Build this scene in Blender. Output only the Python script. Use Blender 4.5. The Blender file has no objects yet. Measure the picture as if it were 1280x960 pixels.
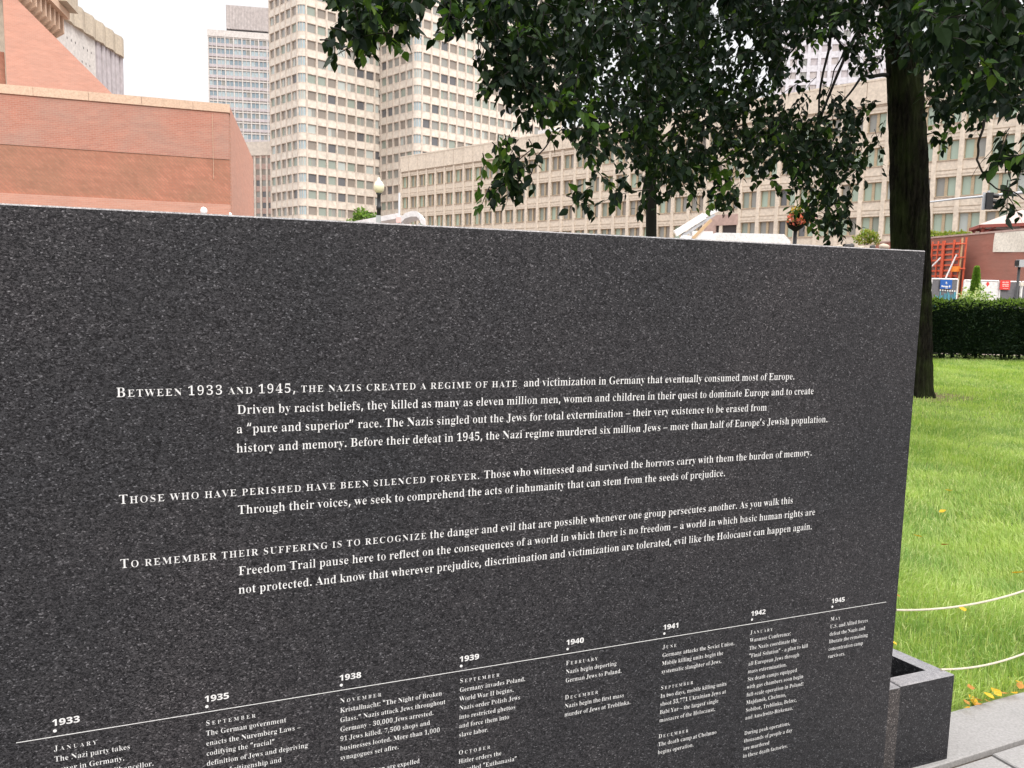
import bpy, math, random
import numpy as np
from mathutils import Vector, Matrix
from mathutils.geometry import tessellate_polygon

random.seed(7)
rng = np.random.default_rng(11)
SC = bpy.context.scene
COL = SC.collection
R = math.radians

# ------------------------------------------------------------------ camera
FPIX = 1010.0
PITCH, ROLL = R(6.737), R(1.281)
EYE = Vector((0.0, 0.0, 1.6))
FWD = Vector((0, math.cos(PITCH), -math.sin(PITCH)))
_up0 = Vector((0, math.sin(PITCH), math.cos(PITCH)))
_rt0 = Vector((1, 0, 0))
RGT = _rt0 * math.cos(ROLL) + _up0 * math.sin(ROLL)
UPV = -_rt0 * math.sin(ROLL) + _up0 * math.cos(ROLL)
cam_data = bpy.data.cameras.new('camera')
cam_data.sensor_fit = 'HORIZONTAL'
cam_data.sensor_width = 36.0
cam_data.lens = 36.0 * FPIX / 1280.0
cam_data.clip_start = 0.05
cam_data.clip_end = 4000
cam = bpy.data.objects.new('camera', cam_data)
COL.objects.link(cam)
_m = Matrix((RGT, UPV, -FWD)).transposed().to_4x4()
_m.translation = EYE
cam.matrix_world = _m
SC.camera = cam

# ------------------------------------------------------------------ world, sun, exposure
SUN_DIR = Vector((0.50, -0.62, 0.78)).normalized()      # towards the sun
SUN_EL = math.asin(SUN_DIR.z)
SUN_AZ = math.atan2(SUN_DIR.x, SUN_DIR.y)
w = bpy.data.worlds.new('World')
SC.world = w
w.use_nodes = True
nt = w.node_tree
nt.nodes.clear()
out = nt.nodes.new('ShaderNodeOutputWorld')
bg = nt.nodes.new('ShaderNodeBackground')
sky = nt.nodes.new('ShaderNodeTexSky')
sky.sky_type = 'NISHITA'
sky.sun_disc = False
sky.sun_elevation = SUN_EL
sky.sun_rotation = SUN_AZ
sky.dust_density = 4.0
geo = nt.nodes.new('ShaderNodeTexCoord')
sep = nt.nodes.new('ShaderNodeSeparateXYZ')
nt.links.new(geo.outputs['Generated'], sep.inputs[0])
mr = nt.nodes.new('ShaderNodeMapRange')                 # an overcast sky is about three times brighter overhead
mr.interpolation_type = 'SMOOTHSTEP'
mr.inputs['From Min'].default_value = 0.34
mr.inputs['From Max'].default_value = 1.0
mr.inputs['To Min'].default_value = 5.7
mr.inputs['To Max'].default_value = 24.0
nt.links.new(sep.outputs['Z'], mr.inputs['Value'])
tint = nt.nodes.new('ShaderNodeVectorMath'); tint.operation = 'SCALE'
tint.inputs[0].default_value = (1.0, 1.0, 1.015)
nt.links.new(mr.outputs[0], tint.inputs['Scale'])
mx = nt.nodes.new('ShaderNodeMix'); mx.data_type = 'RGBA'
mx.inputs['Factor'].default_value = 0.93
nt.links.new(sky.outputs[0], mx.inputs['A'])
nt.links.new(tint.outputs[0], mx.inputs['B'])
nt.links.new(mx.outputs['Result'], bg.inputs['Color'])
bg.inputs['Strength'].default_value = 0.1
nt.links.new(bg.outputs[0], out.inputs[0])

sun_d = bpy.data.lights.new('sun', 'SUN')
sun_d.energy = 1.2
sun_d.angle = R(20)
sun_d.color = (1.0, 0.94, 0.86)
sun = bpy.data.objects.new('sun', sun_d)
sun.rotation_euler = SUN_DIR.to_track_quat('Z', 'Y').to_euler()
sun.location = (20, -25, 40)
COL.objects.link(sun)

SC.view_settings.view_transform = 'Standard'
SC.view_settings.look = 'None'
SC.view_settings.gamma = 1.0
SC.view_settings.use_curve_mapping = False
SC.view_settings.exposure = 0.95
SC.cycles.max_bounces = 6
SC.cycles.diffuse_bounces = 3
SC.cycles.glossy_bounces = 3
SC.cycles.transmission_bounces = 3
SC.cycles.transparent_max_bounces = 4


# ------------------------------------------------------------------ helpers
def ray(px, py):
    return FWD + RGT * ((px - 640) / FPIX) - UPV * ((py - 480) / FPIX)


def at(px, py, Y):
    """point of the real scene seen along a sight line, Y metres in front of the viewer"""
    d = ray(px, py)
    return EYE + d * (Y / d.y)


def gnd(px, py, z=0.0):
    d = ray(px, py)
    return EYE + d * ((z - EYE.z) / d.z)


class MB:
    """collects faces; build() links them as one mesh object"""
    def __init__(self):
        self.v = []; self.f = []; self.mi = []; self.smooth = []

    def add(self, vs, fs, mi=0, M=None, smooth=False):
        o = len(self.v)
        if M is not None:
            vs = [M @ Vector(p) for p in vs]
        self.v += [tuple(p) for p in vs]
        self.f += [tuple(i + o for i in f) for f in fs]
        self.mi += [mi] * len(fs)
        self.smooth += [smooth] * len(fs)

    def box(self, x0, x1, y0, y1, z0, z1, mi=0, M=None):
        vs = [(x0, y0, z0), (x1, y0, z0), (x1, y1, z0), (x0, y1, z0), (x0, y0, z1), (x1, y0, z1), (x1, y1, z1), (x0, y1, z1)]
        self.add(vs, [(3, 2, 1, 0), (4, 5, 6, 7), (0, 1, 5, 4), (1, 2, 6, 5), (2, 3, 7, 6), (3, 0, 4, 7)], mi, M)

    def prism(self, poly, z0, z1, mi=0, M=None, mi_top=None):
        n = len(poly)
        vs = [(p[0], p[1], z0) for p in poly] + [(p[0], p[1], z1) for p in poly]
        self.add(vs, [tuple(range(n - 1, -1, -1))] + [(i, (i + 1) % n, n + (i + 1) % n, n + i) for i in range(n)], mi, M)
        self.add(vs[n:], [tuple(range(n))], mi if mi_top is None else mi_top, M)

    def tube(self, pts, rad, seg=8, mi=0, M=None, caps=True, smooth=True):
        pts = [Vector(p) for p in pts]
        n = len(pts)
        if not hasattr(rad, '__len__'):
            rad = [rad] * n
        vs = []
        t0 = (pts[1] - pts[0]).normalized()
        ref = Vector((0, 0, 1)) if abs(t0.z) < 0.9 else Vector((1, 0, 0))
        a = t0.cross(ref).normalized()
        for i in range(n):
            t = (pts[min(i + 1, n - 1)] - pts[max(i - 1, 0)]).normalized()
            a = (a - t * a.dot(t)).normalized()
            b = t.cross(a)
            for k in range(seg):
                an = 2 * math.pi * k / seg
                vs.append(pts[i] + (a * math.cos(an) + b * math.sin(an)) * rad[i])
        fs = []
        for i in range(n - 1):
            for k in range(seg):
                k2 = (k + 1) % seg
                fs.append((i * seg + k, i * seg + k2, (i + 1) * seg + k2, (i + 1) * seg + k))
        self.add(vs, fs, mi, M, smooth)
        if caps:
            self.add(vs[:seg], [tuple(range(seg - 1, -1, -1))], mi, M)
            self.add(vs[-seg:], [tuple(range(seg))], mi, M)

    def lathe(self, prof, seg=20, mi=0, M=None, smooth=True):
        vs = []
        for r, z in prof:
            for k in range(seg):
                an = 2 * math.pi * k / seg
                vs.append((r * math.cos(an), r * math.sin(an), z))
        fs = []
        for i in range(len(prof) - 1):
            for k in range(seg):
                k2 = (k + 1) % seg
                fs.append((i * seg + k, i * seg + k2, (i + 1) * seg + k2, (i + 1) * seg + k))
        fs.append(tuple(range(seg - 1, -1, -1)))
        o = (len(prof) - 1) * seg
        fs.append(tuple(range(o, o + seg)))
        self.add(vs, fs, mi, M, smooth)

    def mesh(self, name, mats):
        me = bpy.data.meshes.new(name)
        me.from_pydata(self.v, [], self.f)
        for m in (mats if isinstance(mats, (list, tuple)) else [mats]):
            me.materials.append(m)
        me.polygons.foreach_set('material_index', self.mi)
        me.polygons.foreach_set('use_smooth', self.smooth)
        me.update()
        return me

    def build(self, name, mats, parent=None):
        return link(name, self.mesh(name, mats), parent)


def link(name, me, parent=None, loc=None, rotz=None):
    o = bpy.data.objects.new(name, me)
    COL.objects.link(o)
    if parent is not None:
        o.parent = parent
    if loc is not None:
        o.location = loc
    if rotz is not None:
        o.rotation_euler = (0, 0, rotz)
    return o


def tag(o, label=None, cat=None, group=None, kind=None):
    if label: o['label'] = label
    if cat: o['category'] = cat
    if group: o['group'] = group
    if kind: o['kind'] = kind
    return o


def thing(name, label, cat, loc=(0, 0, 0), rotz=0.0, group=None):
    o = bpy.data.objects.new(name, None)
    o.empty_display_size = 0.2
    COL.objects.link(o)
    o.location = loc
    o.rotation_euler = (0, 0, rotz)
    return tag(o, label, cat, group)


def fast_mesh(name, verts, quads, mats, tris=None, smooth=False, mat_idx=None):
    """numpy arrays -> mesh (quads only or tris only)"""
    faces = quads if quads is not None else tris
    k = faces.shape[1]
    me = bpy.data.meshes.new(name)
    me.vertices.add(len(verts)); me.vertices.foreach_set('co', verts.astype(np.float32).ravel())
    me.loops.add(faces.size); me.loops.foreach_set('vertex_index', faces.astype(np.int32).ravel())
    me.polygons.add(len(faces))
    me.polygons.foreach_set('loop_start', np.arange(0, faces.size, k, dtype=np.int32))
    me.polygons.foreach_set('use_smooth', np.full(len(faces), smooth))
    for m in mats: me.materials.append(m)
    if mat_idx is not None:
        me.polygons.foreach_set('material_index', mat_idx.astype(np.int32))
    me.update(calc_edges=True)
    me.validate()
    return me


def frame(x, y, ang):
    return Matrix.Translation((x, y, 0)) @ Matrix.Rotation(ang, 4, 'Z')


# ------------------------------------------------------------------ materials
def new_mat(name, col=(0.5, 0.5, 0.5), rough=0.8, metal=0.0, spec=0.3):
    m = bpy.data.materials.new(name)
    m.use_nodes = True
    b = m.node_tree.nodes['Principled BSDF']
    b.inputs['Base Color'].default_value = (*col, 1)
    b.inputs['Roughness'].default_value = rough
    b.inputs['Metallic'].default_value = metal
    b.inputs['Specular IOR Level'].default_value = spec
    return m


def N(m, typ, **kw):
    n = m.node_tree.nodes.new(typ)
    for k, v in kw.items():
        if k in ('op', 'operation'): n.operation = v
        else:
            n.inputs[k].default_value = v
    return n


def L(m, a, b):
    m.node_tree.links.new(a, b)


def bsdf(m):
    return m.node_tree.nodes['Principled BSDF']


def coords(m, scale=(1, 1, 1), rot=(0, 0, 0), kind='Object'):
    tc = m.node_tree.nodes.new('ShaderNodeTexCoord')
    mp = m.node_tree.nodes.new('ShaderNodeMapping')
    mp.inputs['Scale'].default_value = scale
    mp.inputs['Rotation'].default_value = rot
    L(m, tc.outputs[kind], mp.inputs[0])
    return mp.outputs[0]


def noise(m, vec, scale, detail=3.0, rough=0.55, dist=0.0):
    n = m.node_tree.nodes.new('ShaderNodeTexNoise')
    n.inputs['Scale'].default_value = scale
    n.inputs['Detail'].default_value = detail
    n.inputs['Roughness'].default_value = rough
    n.inputs['Distortion'].default_value = dist
    L(m, vec, n.inputs['Vector'])
    return n.outputs['Fac']


def ramp(m, fac, stops):
    n = m.node_tree.nodes.new('ShaderNodeValToRGB')
    e = n.color_ramp.elements
    while len(e) < len(stops):
        e.new(0.5)
    for el, (p, c) in zip(e, stops):
        el.position = p
        el.color = (*c, 1) if len(c) == 3 else c
    L(m, fac, n.inputs[0])
    return n.outputs[0]


def mixc(m, fac, a, b, mode='MIX'):
    n = m.node_tree.nodes.new('ShaderNodeMix')
    n.data_type = 'RGBA'; n.blend_type = mode
    for s, v in (('Factor', fac), ('A', a), ('B', b)):
        if isinstance(v, (int, float)): n.inputs[s].default_value = v
        elif isinstance(v, (tuple, list)): n.inputs[s].default_value = (*v, 1)
        else: L(m, v, n.inputs[s])
    return n.outputs['Result']


def bump(m, h, strength=0.3, dist=0.01):
    n = m.node_tree.nodes.new('ShaderNodeBump')
    n.inputs['Strength'].default_value = strength
    n.inputs['Distance'].default_value = dist
    L(m, h, n.inputs['Height'])
    L(m, n.outputs[0], bsdf(m).inputs['Normal'])


def mottled(name, c1, c2, scale=2.0, rough=0.8, fine=40.0, spec=0.25, bumpk=0.0):
    """two-tone weathered surface"""
    m = new_mat(name, c1, rough, spec=spec)
    v = coords(m)
    n1 = noise(m, v, scale, 5, 0.65)
    n2 = noise(m, v, fine, 2, 0.6)
    c = mixc(m, ramp(m, n1, [(0.32, (0, 0, 0)), (0.68, (1, 1, 1))]), c1, c2)
    d = ramp(m, n2, [(0.3, (0.84,) * 3), (0.7, (1.12,) * 3)])
    L(m, mixc(m, 1.0, c, d, 'MULTIPLY'), bsdf(m).inputs['Base Color'])
    if bumpk: bump(m, n2, bumpk, 0.01)
    return m


def granite(name, dark, mid, light, scale, stretch, rough, spec, flake=1.0):
    """interlocking crystals: voronoi cells of two sizes, mostly dark, some grey, a few pale flakes"""
    m = new_mat(name, mid, rough, spec=spec)
    v = coords(m, (1, 1, stretch), (0, R(-17), 0))
    wob = m.node_tree.nodes.new('ShaderNodeTexNoise'); wob.inputs['Scale'].default_value = scale * 0.9; wob.inputs['Detail'].default_value = 2
    L(m, v, wob.inputs['Vector'])
    vv = m.node_tree.nodes.new('ShaderNodeVectorMath'); vv.operation = 'MULTIPLY_ADD'
    L(m, wob.outputs['Color'], vv.inputs[0]); vv.inputs[1].default_value = (0.9 / scale,) * 3; L(m, v, vv.inputs[2])

    def cells(sc):
        n = m.node_tree.nodes.new('ShaderNodeTexVoronoi'); n.inputs['Scale'].default_value = sc
        L(m, vv.outputs[0], n.inputs['Vector'])
        s = m.node_tree.nodes.new('ShaderNodeSeparateColor'); L(m, n.outputs['Color'], s.inputs[0])
        return s.outputs[0], s.outputs[1]
    a, a2 = cells(scale)
    b, b2 = cells(scale * 2.1)
    clump = noise(m, v, scale * 0.16, 4, 0.65)
    cl = noise(m, coords(m), 1.3, 5, 0.6)
    base = ramp(m, a, [(0.0, dark), (0.45, mid), (0.85, light), (1.0, light)])
    base = mixc(m, ramp(m, b, [(0.42, (0, 0, 0)), (0.55, (0.75,) * 3)]), base, dark)
    base = mixc(m, ramp(m, b2, [(0.72, (0, 0, 0)), (0.80, (0.8,) * 3)]), base, light)
    fl = mixc(m, 1.0, ramp(m, a2, [(0.88, (0, 0, 0)), (0.97, (0.62 * flake,) * 3)]), ramp(m, b, [(0.5, (0.25,) * 3), (0.8, (1, 1, 1))]), 'MULTIPLY')
    base = mixc(m, fl, base, tuple(min(0.7, c * 3.2 + 0.10) for c in light))
    tone = ramp(m, clump, [(0.30, (0.84, 0.85, 0.87)), (0.70, (1.16, 1.15, 1.14))])
    base = mixc(m, 1.0, base, tone, 'MULTIPLY')
    tone2 = ramp(m, cl, [(0.34, (0.80, 0.83, 0.87)), (0.66, (1.22, 1.16, 1.17))])
    L(m, mixc(m, 1.0, base, tone2, 'MULTIPLY'), bsdf(m).inputs['Base Color'])
    rr = ramp(m, a, [(0.2, (rough - 0.10,) * 3), (0.8, (rough + 0.18,) * 3)])
    L(m, rr, bsdf(m).inputs['Roughness'])
    bump(m, b, 0.10, 0.0015)
    return m


def brick(name, c1, c2, mortar, bw=0.21, bh=0.075, rot=0.0, blot=0.35, stain=(0.30, 0.27, 0.24), rough=0.9, bs=0.4):
    m = new_mat(name, c1, rough, spec=0.15)
    tc = m.node_tree.nodes.new('ShaderNodeTexCoord')
    s = m.node_tree.nodes.new('ShaderNodeSeparateXYZ'); L(m, tc.outputs['Object'], s.inputs[0])
    c = m.node_tree.nodes.new('ShaderNodeCombineXYZ')
    L(m, s.outputs['X'], c.inputs['X']); L(m, s.outputs['Z'], c.inputs['Y'])
    mp = m.node_tree.nodes.new('ShaderNodeMapping'); mp.inputs['Rotation'].default_value = (0, 0, rot)
    L(m, c.outputs[0], mp.inputs[0])
    b = m.node_tree.nodes.new('ShaderNodeTexBrick')
    b.inputs['Color1'].default_value = (*c1, 1); b.inputs['Color2'].default_value = (*c2, 1)
    b.inputs['Mortar'].default_value = (*mortar, 1)
    b.inputs['Scale'].default_value = 1.0
    b.inputs['Brick Width'].default_value = bw; b.inputs['Row Height'].default_value = bh
    b.inputs['Mortar Size'].default_value = bh * 0.11
    L(m, mp.outputs[0], b.inputs['Vector'])
    n = noise(m, tc.outputs['Object'], 0.45, 5, 0.62, 0.3)
    big = ramp(m, n, [(0.38, (0, 0, 0)), (0.68, (blot,) * 3)])
    n2 = noise(m, coords(m, (1.0, 1.0, 6.0)), 0.8, 4, 0.7)
    rows = ramp(m, n2, [(0.32, (0.90, 0.90, 0.905)), (0.7, (1.08, 1.07, 1.06))])
    col = mixc(m, big, b.outputs['Color'], stain)
    L(m, mixc(m, 1.0, col, rows, 'MULTIPLY'), bsdf(m).inputs['Base Color'])
    bump(m, b.outputs['Fac'], -bs, 0.02)
    return m


def glass(name, col, rough=0.12, spec=0.6):
    return new_mat(name, col, rough, spec=spec)


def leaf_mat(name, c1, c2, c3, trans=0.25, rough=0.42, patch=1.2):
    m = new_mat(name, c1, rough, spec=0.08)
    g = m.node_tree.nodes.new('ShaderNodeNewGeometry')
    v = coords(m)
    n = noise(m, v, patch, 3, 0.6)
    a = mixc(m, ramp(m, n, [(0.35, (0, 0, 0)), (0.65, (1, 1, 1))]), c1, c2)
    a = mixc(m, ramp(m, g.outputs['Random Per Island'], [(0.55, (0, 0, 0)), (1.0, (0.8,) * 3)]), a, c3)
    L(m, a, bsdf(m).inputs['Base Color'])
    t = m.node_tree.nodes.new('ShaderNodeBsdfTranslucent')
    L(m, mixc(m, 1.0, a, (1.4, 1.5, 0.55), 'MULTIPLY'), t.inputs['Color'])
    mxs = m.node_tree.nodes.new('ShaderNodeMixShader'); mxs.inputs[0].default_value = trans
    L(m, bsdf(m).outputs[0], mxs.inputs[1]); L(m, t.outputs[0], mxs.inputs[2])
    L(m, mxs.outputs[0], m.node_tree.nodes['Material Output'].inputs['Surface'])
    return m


MAT = {}
MAT['granite'] = granite('black_granite', (0.0032, 0.0034, 0.0042), (0.0118, 0.0116, 0.0132), (0.040, 0.039, 0.041), 215.0, 1.6, 0.42, 0.24)
MAT['granite_block'] = granite('flamed_granite', (0.016, 0.0145, 0.014), (0.034, 0.030, 0.029), (0.085, 0.075, 0.070), 300.0, 1.2, 0.7, 0.3)
MAT['granite_cut'] = granite('skylit_sawn_granite', (0.16, 0.156, 0.156), (0.23, 0.226, 0.224), (0.31, 0.30, 0.298), 340.0, 1.0, 0.7, 0.2, 0.2)  # saw-cut stone, its colour also lightened for sky light on level tops
MAT['arris'] = granite('worn_lit_granite_edge', (0.12, 0.118, 0.115), (0.21, 0.205, 0.20), (0.33, 0.32, 0.31), 300.0, 1.0, 0.7, 0.2, 0.2)  # worn arris, its colour also carries the light along the edge
MAT['lettering'] = mottled('inlaid_white_lettering', (0.66, 0.655, 0.65), (0.52, 0.515, 0.51), 30, 0.75, 600)
MAT['brick'] = brick('red_brick', (0.46, 0.205, 0.150), (0.40, 0.170, 0.125), (0.44, 0.27, 0.215))
MAT['brick_band'] = brick('soldier_brick', (0.47, 0.205, 0.142), (0.385, 0.165, 0.113), (0.33, 0.18, 0.13), 0.24, 0.10, R(45), 0.45, (0.21, 0.15, 0.10), bs=0.9)
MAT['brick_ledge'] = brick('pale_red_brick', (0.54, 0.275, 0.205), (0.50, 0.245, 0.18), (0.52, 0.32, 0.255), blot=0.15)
MAT['brick_far'] = brick('weathered_red_brick', (0.36, 0.135, 0.10), (0.31, 0.11, 0.08), (0.33, 0.20, 0.16), blot=0.55, stain=(0.27, 0.15, 0.12))
MAT['coping'] = mottled('sandy_concrete_coping', (0.62, 0.44, 0.33), (0.56, 0.40, 0.30), 0.7, 0.85, 14)
MAT['concrete'] = mottled('warm_precast_concrete', (0.66, 0.575, 0.475), (0.61, 0.53, 0.44), 0.16, 0.85, 3.0)
MAT['concrete_line'] = mottled('stained_concrete_sill', (0.42, 0.33, 0.25), (0.36, 0.29, 0.22), 0.4, 0.85, 3.0)
MAT['tower_conc'] = mottled('cream_tower_concrete', (0.66, 0.595, 0.52), (0.61, 0.55, 0.48), 0.1, 0.85, 1.2)
MAT['tower_pier'] = mottled('tan_tower_pier', (0.58, 0.50, 0.43), (0.53, 0.46, 0.395), 0.1, 0.85, 1.2)
MAT['pale_conc'] = mottled('pale_grey_concrete', (0.58, 0.545, 0.52), (0.52, 0.49, 0.47), 0.2, 0.85, 2.0)
MAT['city_conc'] = mottled('buff_board_concrete', (0.50, 0.43, 0.34), (0.42, 0.36, 0.29), 0.3, 0.9, 3.0)
MAT['lilac'] = mottled('lilac_grey_panel', (0.46, 0.42, 0.44), (0.42, 0.385, 0.40), 0.1, 0.7, 1.0)
MAT['slot'] = new_mat('dark_slot', (0.10, 0.095, 0.10), 0.6)
MAT['tan'] = mottled('tan_mullion', (0.46, 0.37, 0.25), (0.42, 0.33, 0.225), 1.0, 0.6, 5)
MAT['blind'] = glass('pale_green_blind_behind_glass', (0.36, 0.45, 0.37), 0.15)
MAT['blind2'] = glass('grey_green_blind_behind_glass', (0.27, 0.31, 0.27), 0.15)
MAT['pane_dark'] = glass('dark_window_glass', (0.12, 0.122, 0.13), 0.06)
MAT['pane_grey'] = glass('grey_window_glass', (0.27, 0.27, 0.25), 0.08)
MAT['pane_brown'] = glass('brownish_window_glass', (0.25, 0.22, 0.19), 0.08)
MAT['pane_pale'] = glass('pale_curtain_behind_glass', (0.42, 0.46, 0.44), 0.15)
MAT['pane_steel'] = glass('steel_blue_window_glass', (0.22, 0.285, 0.33), 0.1)
MAT['pane_blue'] = glass('pale_blue_reflecting_glass', (0.36, 0.44, 0.47), 0.08)
MAT['white_tower'] = mottled('white_tower_stone', (0.60, 0.59, 0.63), (0.56, 0.55, 0.585), 0.1, 0.8, 1.0)
MAT['mech'] = mottled('ribbed_grey_metal', (0.46, 0.42, 0.41), (0.42, 0.38, 0.37), 0.2, 0.7, 1.0)
MAT['pinkpanel'] = mottled('pinkish_brown_panel', (0.46, 0.33, 0.29), (0.42, 0.30, 0.26), 0.3, 0.8, 2.0)
MAT['paving'] = mottled('grey_concrete_paving', (0.29, 0.278, 0.27), (0.245, 0.236, 0.23), 1.6, 0.85, 120, bumpk=0.15)
MAT['joint'] = mottled('dirty_paving_joint', (0.055, 0.045, 0.038), (0.12, 0.10, 0.08), 20, 0.95, 90)
MAT['ground'] = mottled('worn_plaza_brick_ground', (0.26, 0.20, 0.17), (0.22, 0.175, 0.15), 0.3, 0.9, 8)
MAT['asphalt'] = mottled('asphalt', (0.055, 0.055, 0.056), (0.07, 0.068, 0.066), 0.5, 0.9, 30)
MAT['soil'] = mottled('dark_soil', (0.020, 0.017, 0.014), (0.035, 0.028, 0.022), 12, 0.95, 90)
MAT['bark'] = mottled('dark_furrowed_bark', (0.011, 0.010, 0.008), (0.006, 0.0055, 0.005), 3, 0.95, 30)
MAT['twig'] = new_mat('dark_twig', (0.012, 0.010, 0.008), 0.9)
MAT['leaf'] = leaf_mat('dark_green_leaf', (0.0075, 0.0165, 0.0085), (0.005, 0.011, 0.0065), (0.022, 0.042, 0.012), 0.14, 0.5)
MAT['leaf_lit'] = leaf_mat('lit_green_leaf', (0.055, 0.105, 0.022), (0.035, 0.075, 0.018), (0.10, 0.15, 0.032), 0.35)  # leaves catching the light, their brightness put into the colour
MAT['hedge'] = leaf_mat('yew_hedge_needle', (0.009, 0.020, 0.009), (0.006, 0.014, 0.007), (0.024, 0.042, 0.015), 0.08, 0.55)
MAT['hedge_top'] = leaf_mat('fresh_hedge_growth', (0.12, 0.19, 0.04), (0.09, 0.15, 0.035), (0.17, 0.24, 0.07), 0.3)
MAT['conifer'] = leaf_mat('bright_conifer_green', (0.17, 0.29, 0.06), (0.12, 0.22, 0.045), (0.25, 0.37, 0.09), 0.3)
MAT['shrub'] = leaf_mat('yellow_green_shrub', (0.22, 0.24, 0.05), (0.16, 0.20, 0.04), (0.34, 0.30, 0.06), 0.3)
MAT['midgreen'] = leaf_mat('mid_green_tree_leaf', (0.11, 0.18, 0.05), (0.08, 0.14, 0.04), (0.15, 0.22, 0.06), 0.3)
MAT['blossom'] = leaf_mat('creamy_blossom', (0.62, 0.64, 0.48), (0.5, 0.56, 0.36), (0.7, 0.7, 0.6), 0.3)
MAT['redflower'] = leaf_mat('red_blossom', (0.70, 0.13, 0.10), (0.66, 0.20, 0.16), (0.80, 0.32, 0.30), 0.3)
MAT['grass'] = leaf_mat('grass_blade', (0.37, 0.49, 0.14), (0.19, 0.31, 0.09), (0.58, 0.60, 0.29), 0.35, 0.45, 1.3)
MAT['turf'] = mottled('turf_under_grass', (0.17, 0.22, 0.05), (0.12, 0.17, 0.04), 0.8, 0.95, 60)
MAT['bare'] = mottled('bare_earth_and_bark_chips', (0.20, 0.16, 0.07), (0.10, 0.10, 0.04), 6, 0.95, 60)
MAT['yellow_leaf'] = leaf_mat('yellow_fallen_leaf', (0.70, 0.42, 0.04), (0.62, 0.32, 0.03), (0.75, 0.52, 0.10), 0.2, 0.6, 20)
MAT['brown_leaf'] = leaf_mat('orange_brown_fallen_leaf', (0.45, 0.22, 0.06), (0.36, 0.16, 0.05), (0.52, 0.30, 0.10), 0.15, 0.7, 20)
MAT['rope'] = mottled('pale_twisted_rope', (0.52, 0.47, 0.37), (0.43, 0.385, 0.30), 30, 0.9, 300)
MAT['black'] = new_mat('black_paint', (0.015, 0.015, 0.016), 0.45, spec=0.4)
MAT['globe'] = new_mat('cream_globe_glass', (0.76, 0.70, 0.52), 0.25, spec=0.4)
MAT['galv'] = new_mat('pale_galvanised_steel', (0.42, 0.43, 0.45), 0.5, 0.1)
MAT['white'] = mottled('white_paint', (0.78, 0.76, 0.74), (0.70, 0.68, 0.66), 0.6, 0.6, 10)
MAT['white_fabric'] = mottled('white_canopy_fabric', (0.66, 0.645, 0.65), (0.60, 0.59, 0.59), 0.6, 0.8, 4)
MAT['orange_steel'] = mottled('orange_red_steel', (0.62, 0.115, 0.055), (0.50, 0.095, 0.05), 2, 0.6, 12)
MAT['orange'] = new_mat('orange_plastic', (0.80, 0.25, 0.04), 0.6)
MAT['ply'] = mottled('grey_brown_form_ply', (0.26, 0.17, 0.15), (0.22, 0.14, 0.12), 1.5, 0.8, 20)
MAT['wrap'] = mottled('dark_grey_fence_wrap', (0.17, 0.165, 0.175), (0.14, 0.135, 0.145), 2, 0.8, 20)
MAT['blue_sign'] = new_mat('blue_sign_face', (0.025, 0.11, 0.38), 0.5)
MAT['cyan'] = new_mat('cyan_print', (0.10, 0.36, 0.45), 0.6)
MAT['red_sign'] = new_mat('red_sign_face', (0.68, 0.055, 0.045), 0.5)
MAT['pinkish'] = new_mat('pale_pink_print', (0.80, 0.50, 0.46), 0.6)
MAT['red_trim'] = mottled('dull_red_trim', (0.34, 0.09, 0.07), (0.28, 0.075, 0.06), 2, 0.7, 20)
MAT['gaz_roof'] = mottled('pale_pink_shingle', (0.48, 0.36, 0.33), (0.42, 0.32, 0.29), 1.5, 0.9, 16)
MAT['banner'] = mottled('off_white_banner', (0.72, 0.67, 0.58), (0.66, 0.61, 0.53), 1.2, 0.85, 8)
MAT['stone_tan'] = mottled('tan_pebble', (0.48, 0.40, 0.32), (0.40, 0.33, 0.26), 60, 0.8, 300)
MAT['stone_dark'] = mottled('dark_pebble', (0.04, 0.04, 0.042), (0.07, 0.065, 0.06), 60, 0.6, 300)
MAT['stone_white'] = mottled('white_pebble', (0.80, 0.76, 0.74), (0.72, 0.68, 0.66), 60, 0.7, 300)
MAT['wood'] = mottled('tan_timber', (0.55, 0.38, 0.22), (0.48, 0.33, 0.19), 3, 0.7, 30)
MAT['tyre'] = new_mat('tyre_rubber', (0.02, 0.02, 0.02), 0.9)
MAT['recess'] = new_mat('dark_recess', (0.05, 0.042, 0.042), 0.6)
MAT['yellow'] = new_mat('yellow_paint', (0.80, 0.50, 0.08), 0.6)

# ------------------------------------------------------------------ setting: ground, paving, lawn, road
def sheet(name, poly, z, mat):
    me = bpy.data.meshes.new(name)
    me.from_pydata([(x, y, z) for x, y in poly], [], [tuple(range(len(poly)))])
    me.materials.append(mat)
    o = link(name, me)
    o['kind'] = 'structure'
    return o


sheet('ground', [(-1500, -300), (1500, -300), (1500, 2200), (-1500, 2200)], -0.05, MAT['ground'])

ED = Vector((0.9135, 0.4068, 0))                # direction of the lawn's edge
EN = Vector((-0.4068, 0.9135, 0))
E0 = Vector((1.795, 3.02, 0))


def edge_pt(t, n=0.0):
    p = E0 + ED * t + EN * n
    return (p.x, p.y)


HEDGE_Y = 21.4
lawn = sheet('lawn', [edge_pt(-14), edge_pt(34), (40, 23.5), (-14, 23.5)], -0.012, MAT['turf'])
road = sheet('road', [(-120, 27.5), (160, 27.5), (160, 46), (-120, 46)], -0.046, MAT['asphalt'])
m = MB(); m.box(-120, 160, 46, 52, -0.05, 0.08)
o = m.build('far_pavement', MAT['paving']); o['kind'] = 'structure'

# paving slabs laid along the lawn's edge (one sheet of slabs over a dirty bed)
bed = sheet('paving_bed', [edge_pt(-9, 0.0), edge_pt(30, 0.0), edge_pt(30, -9), edge_pt(-9, -9)], -0.030, MAT['joint'])
corner = gnd(1233, 938)
ct = (corner - E0).dot(ED); cn = (corner - E0).dot(EN)
m = MB()


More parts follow.
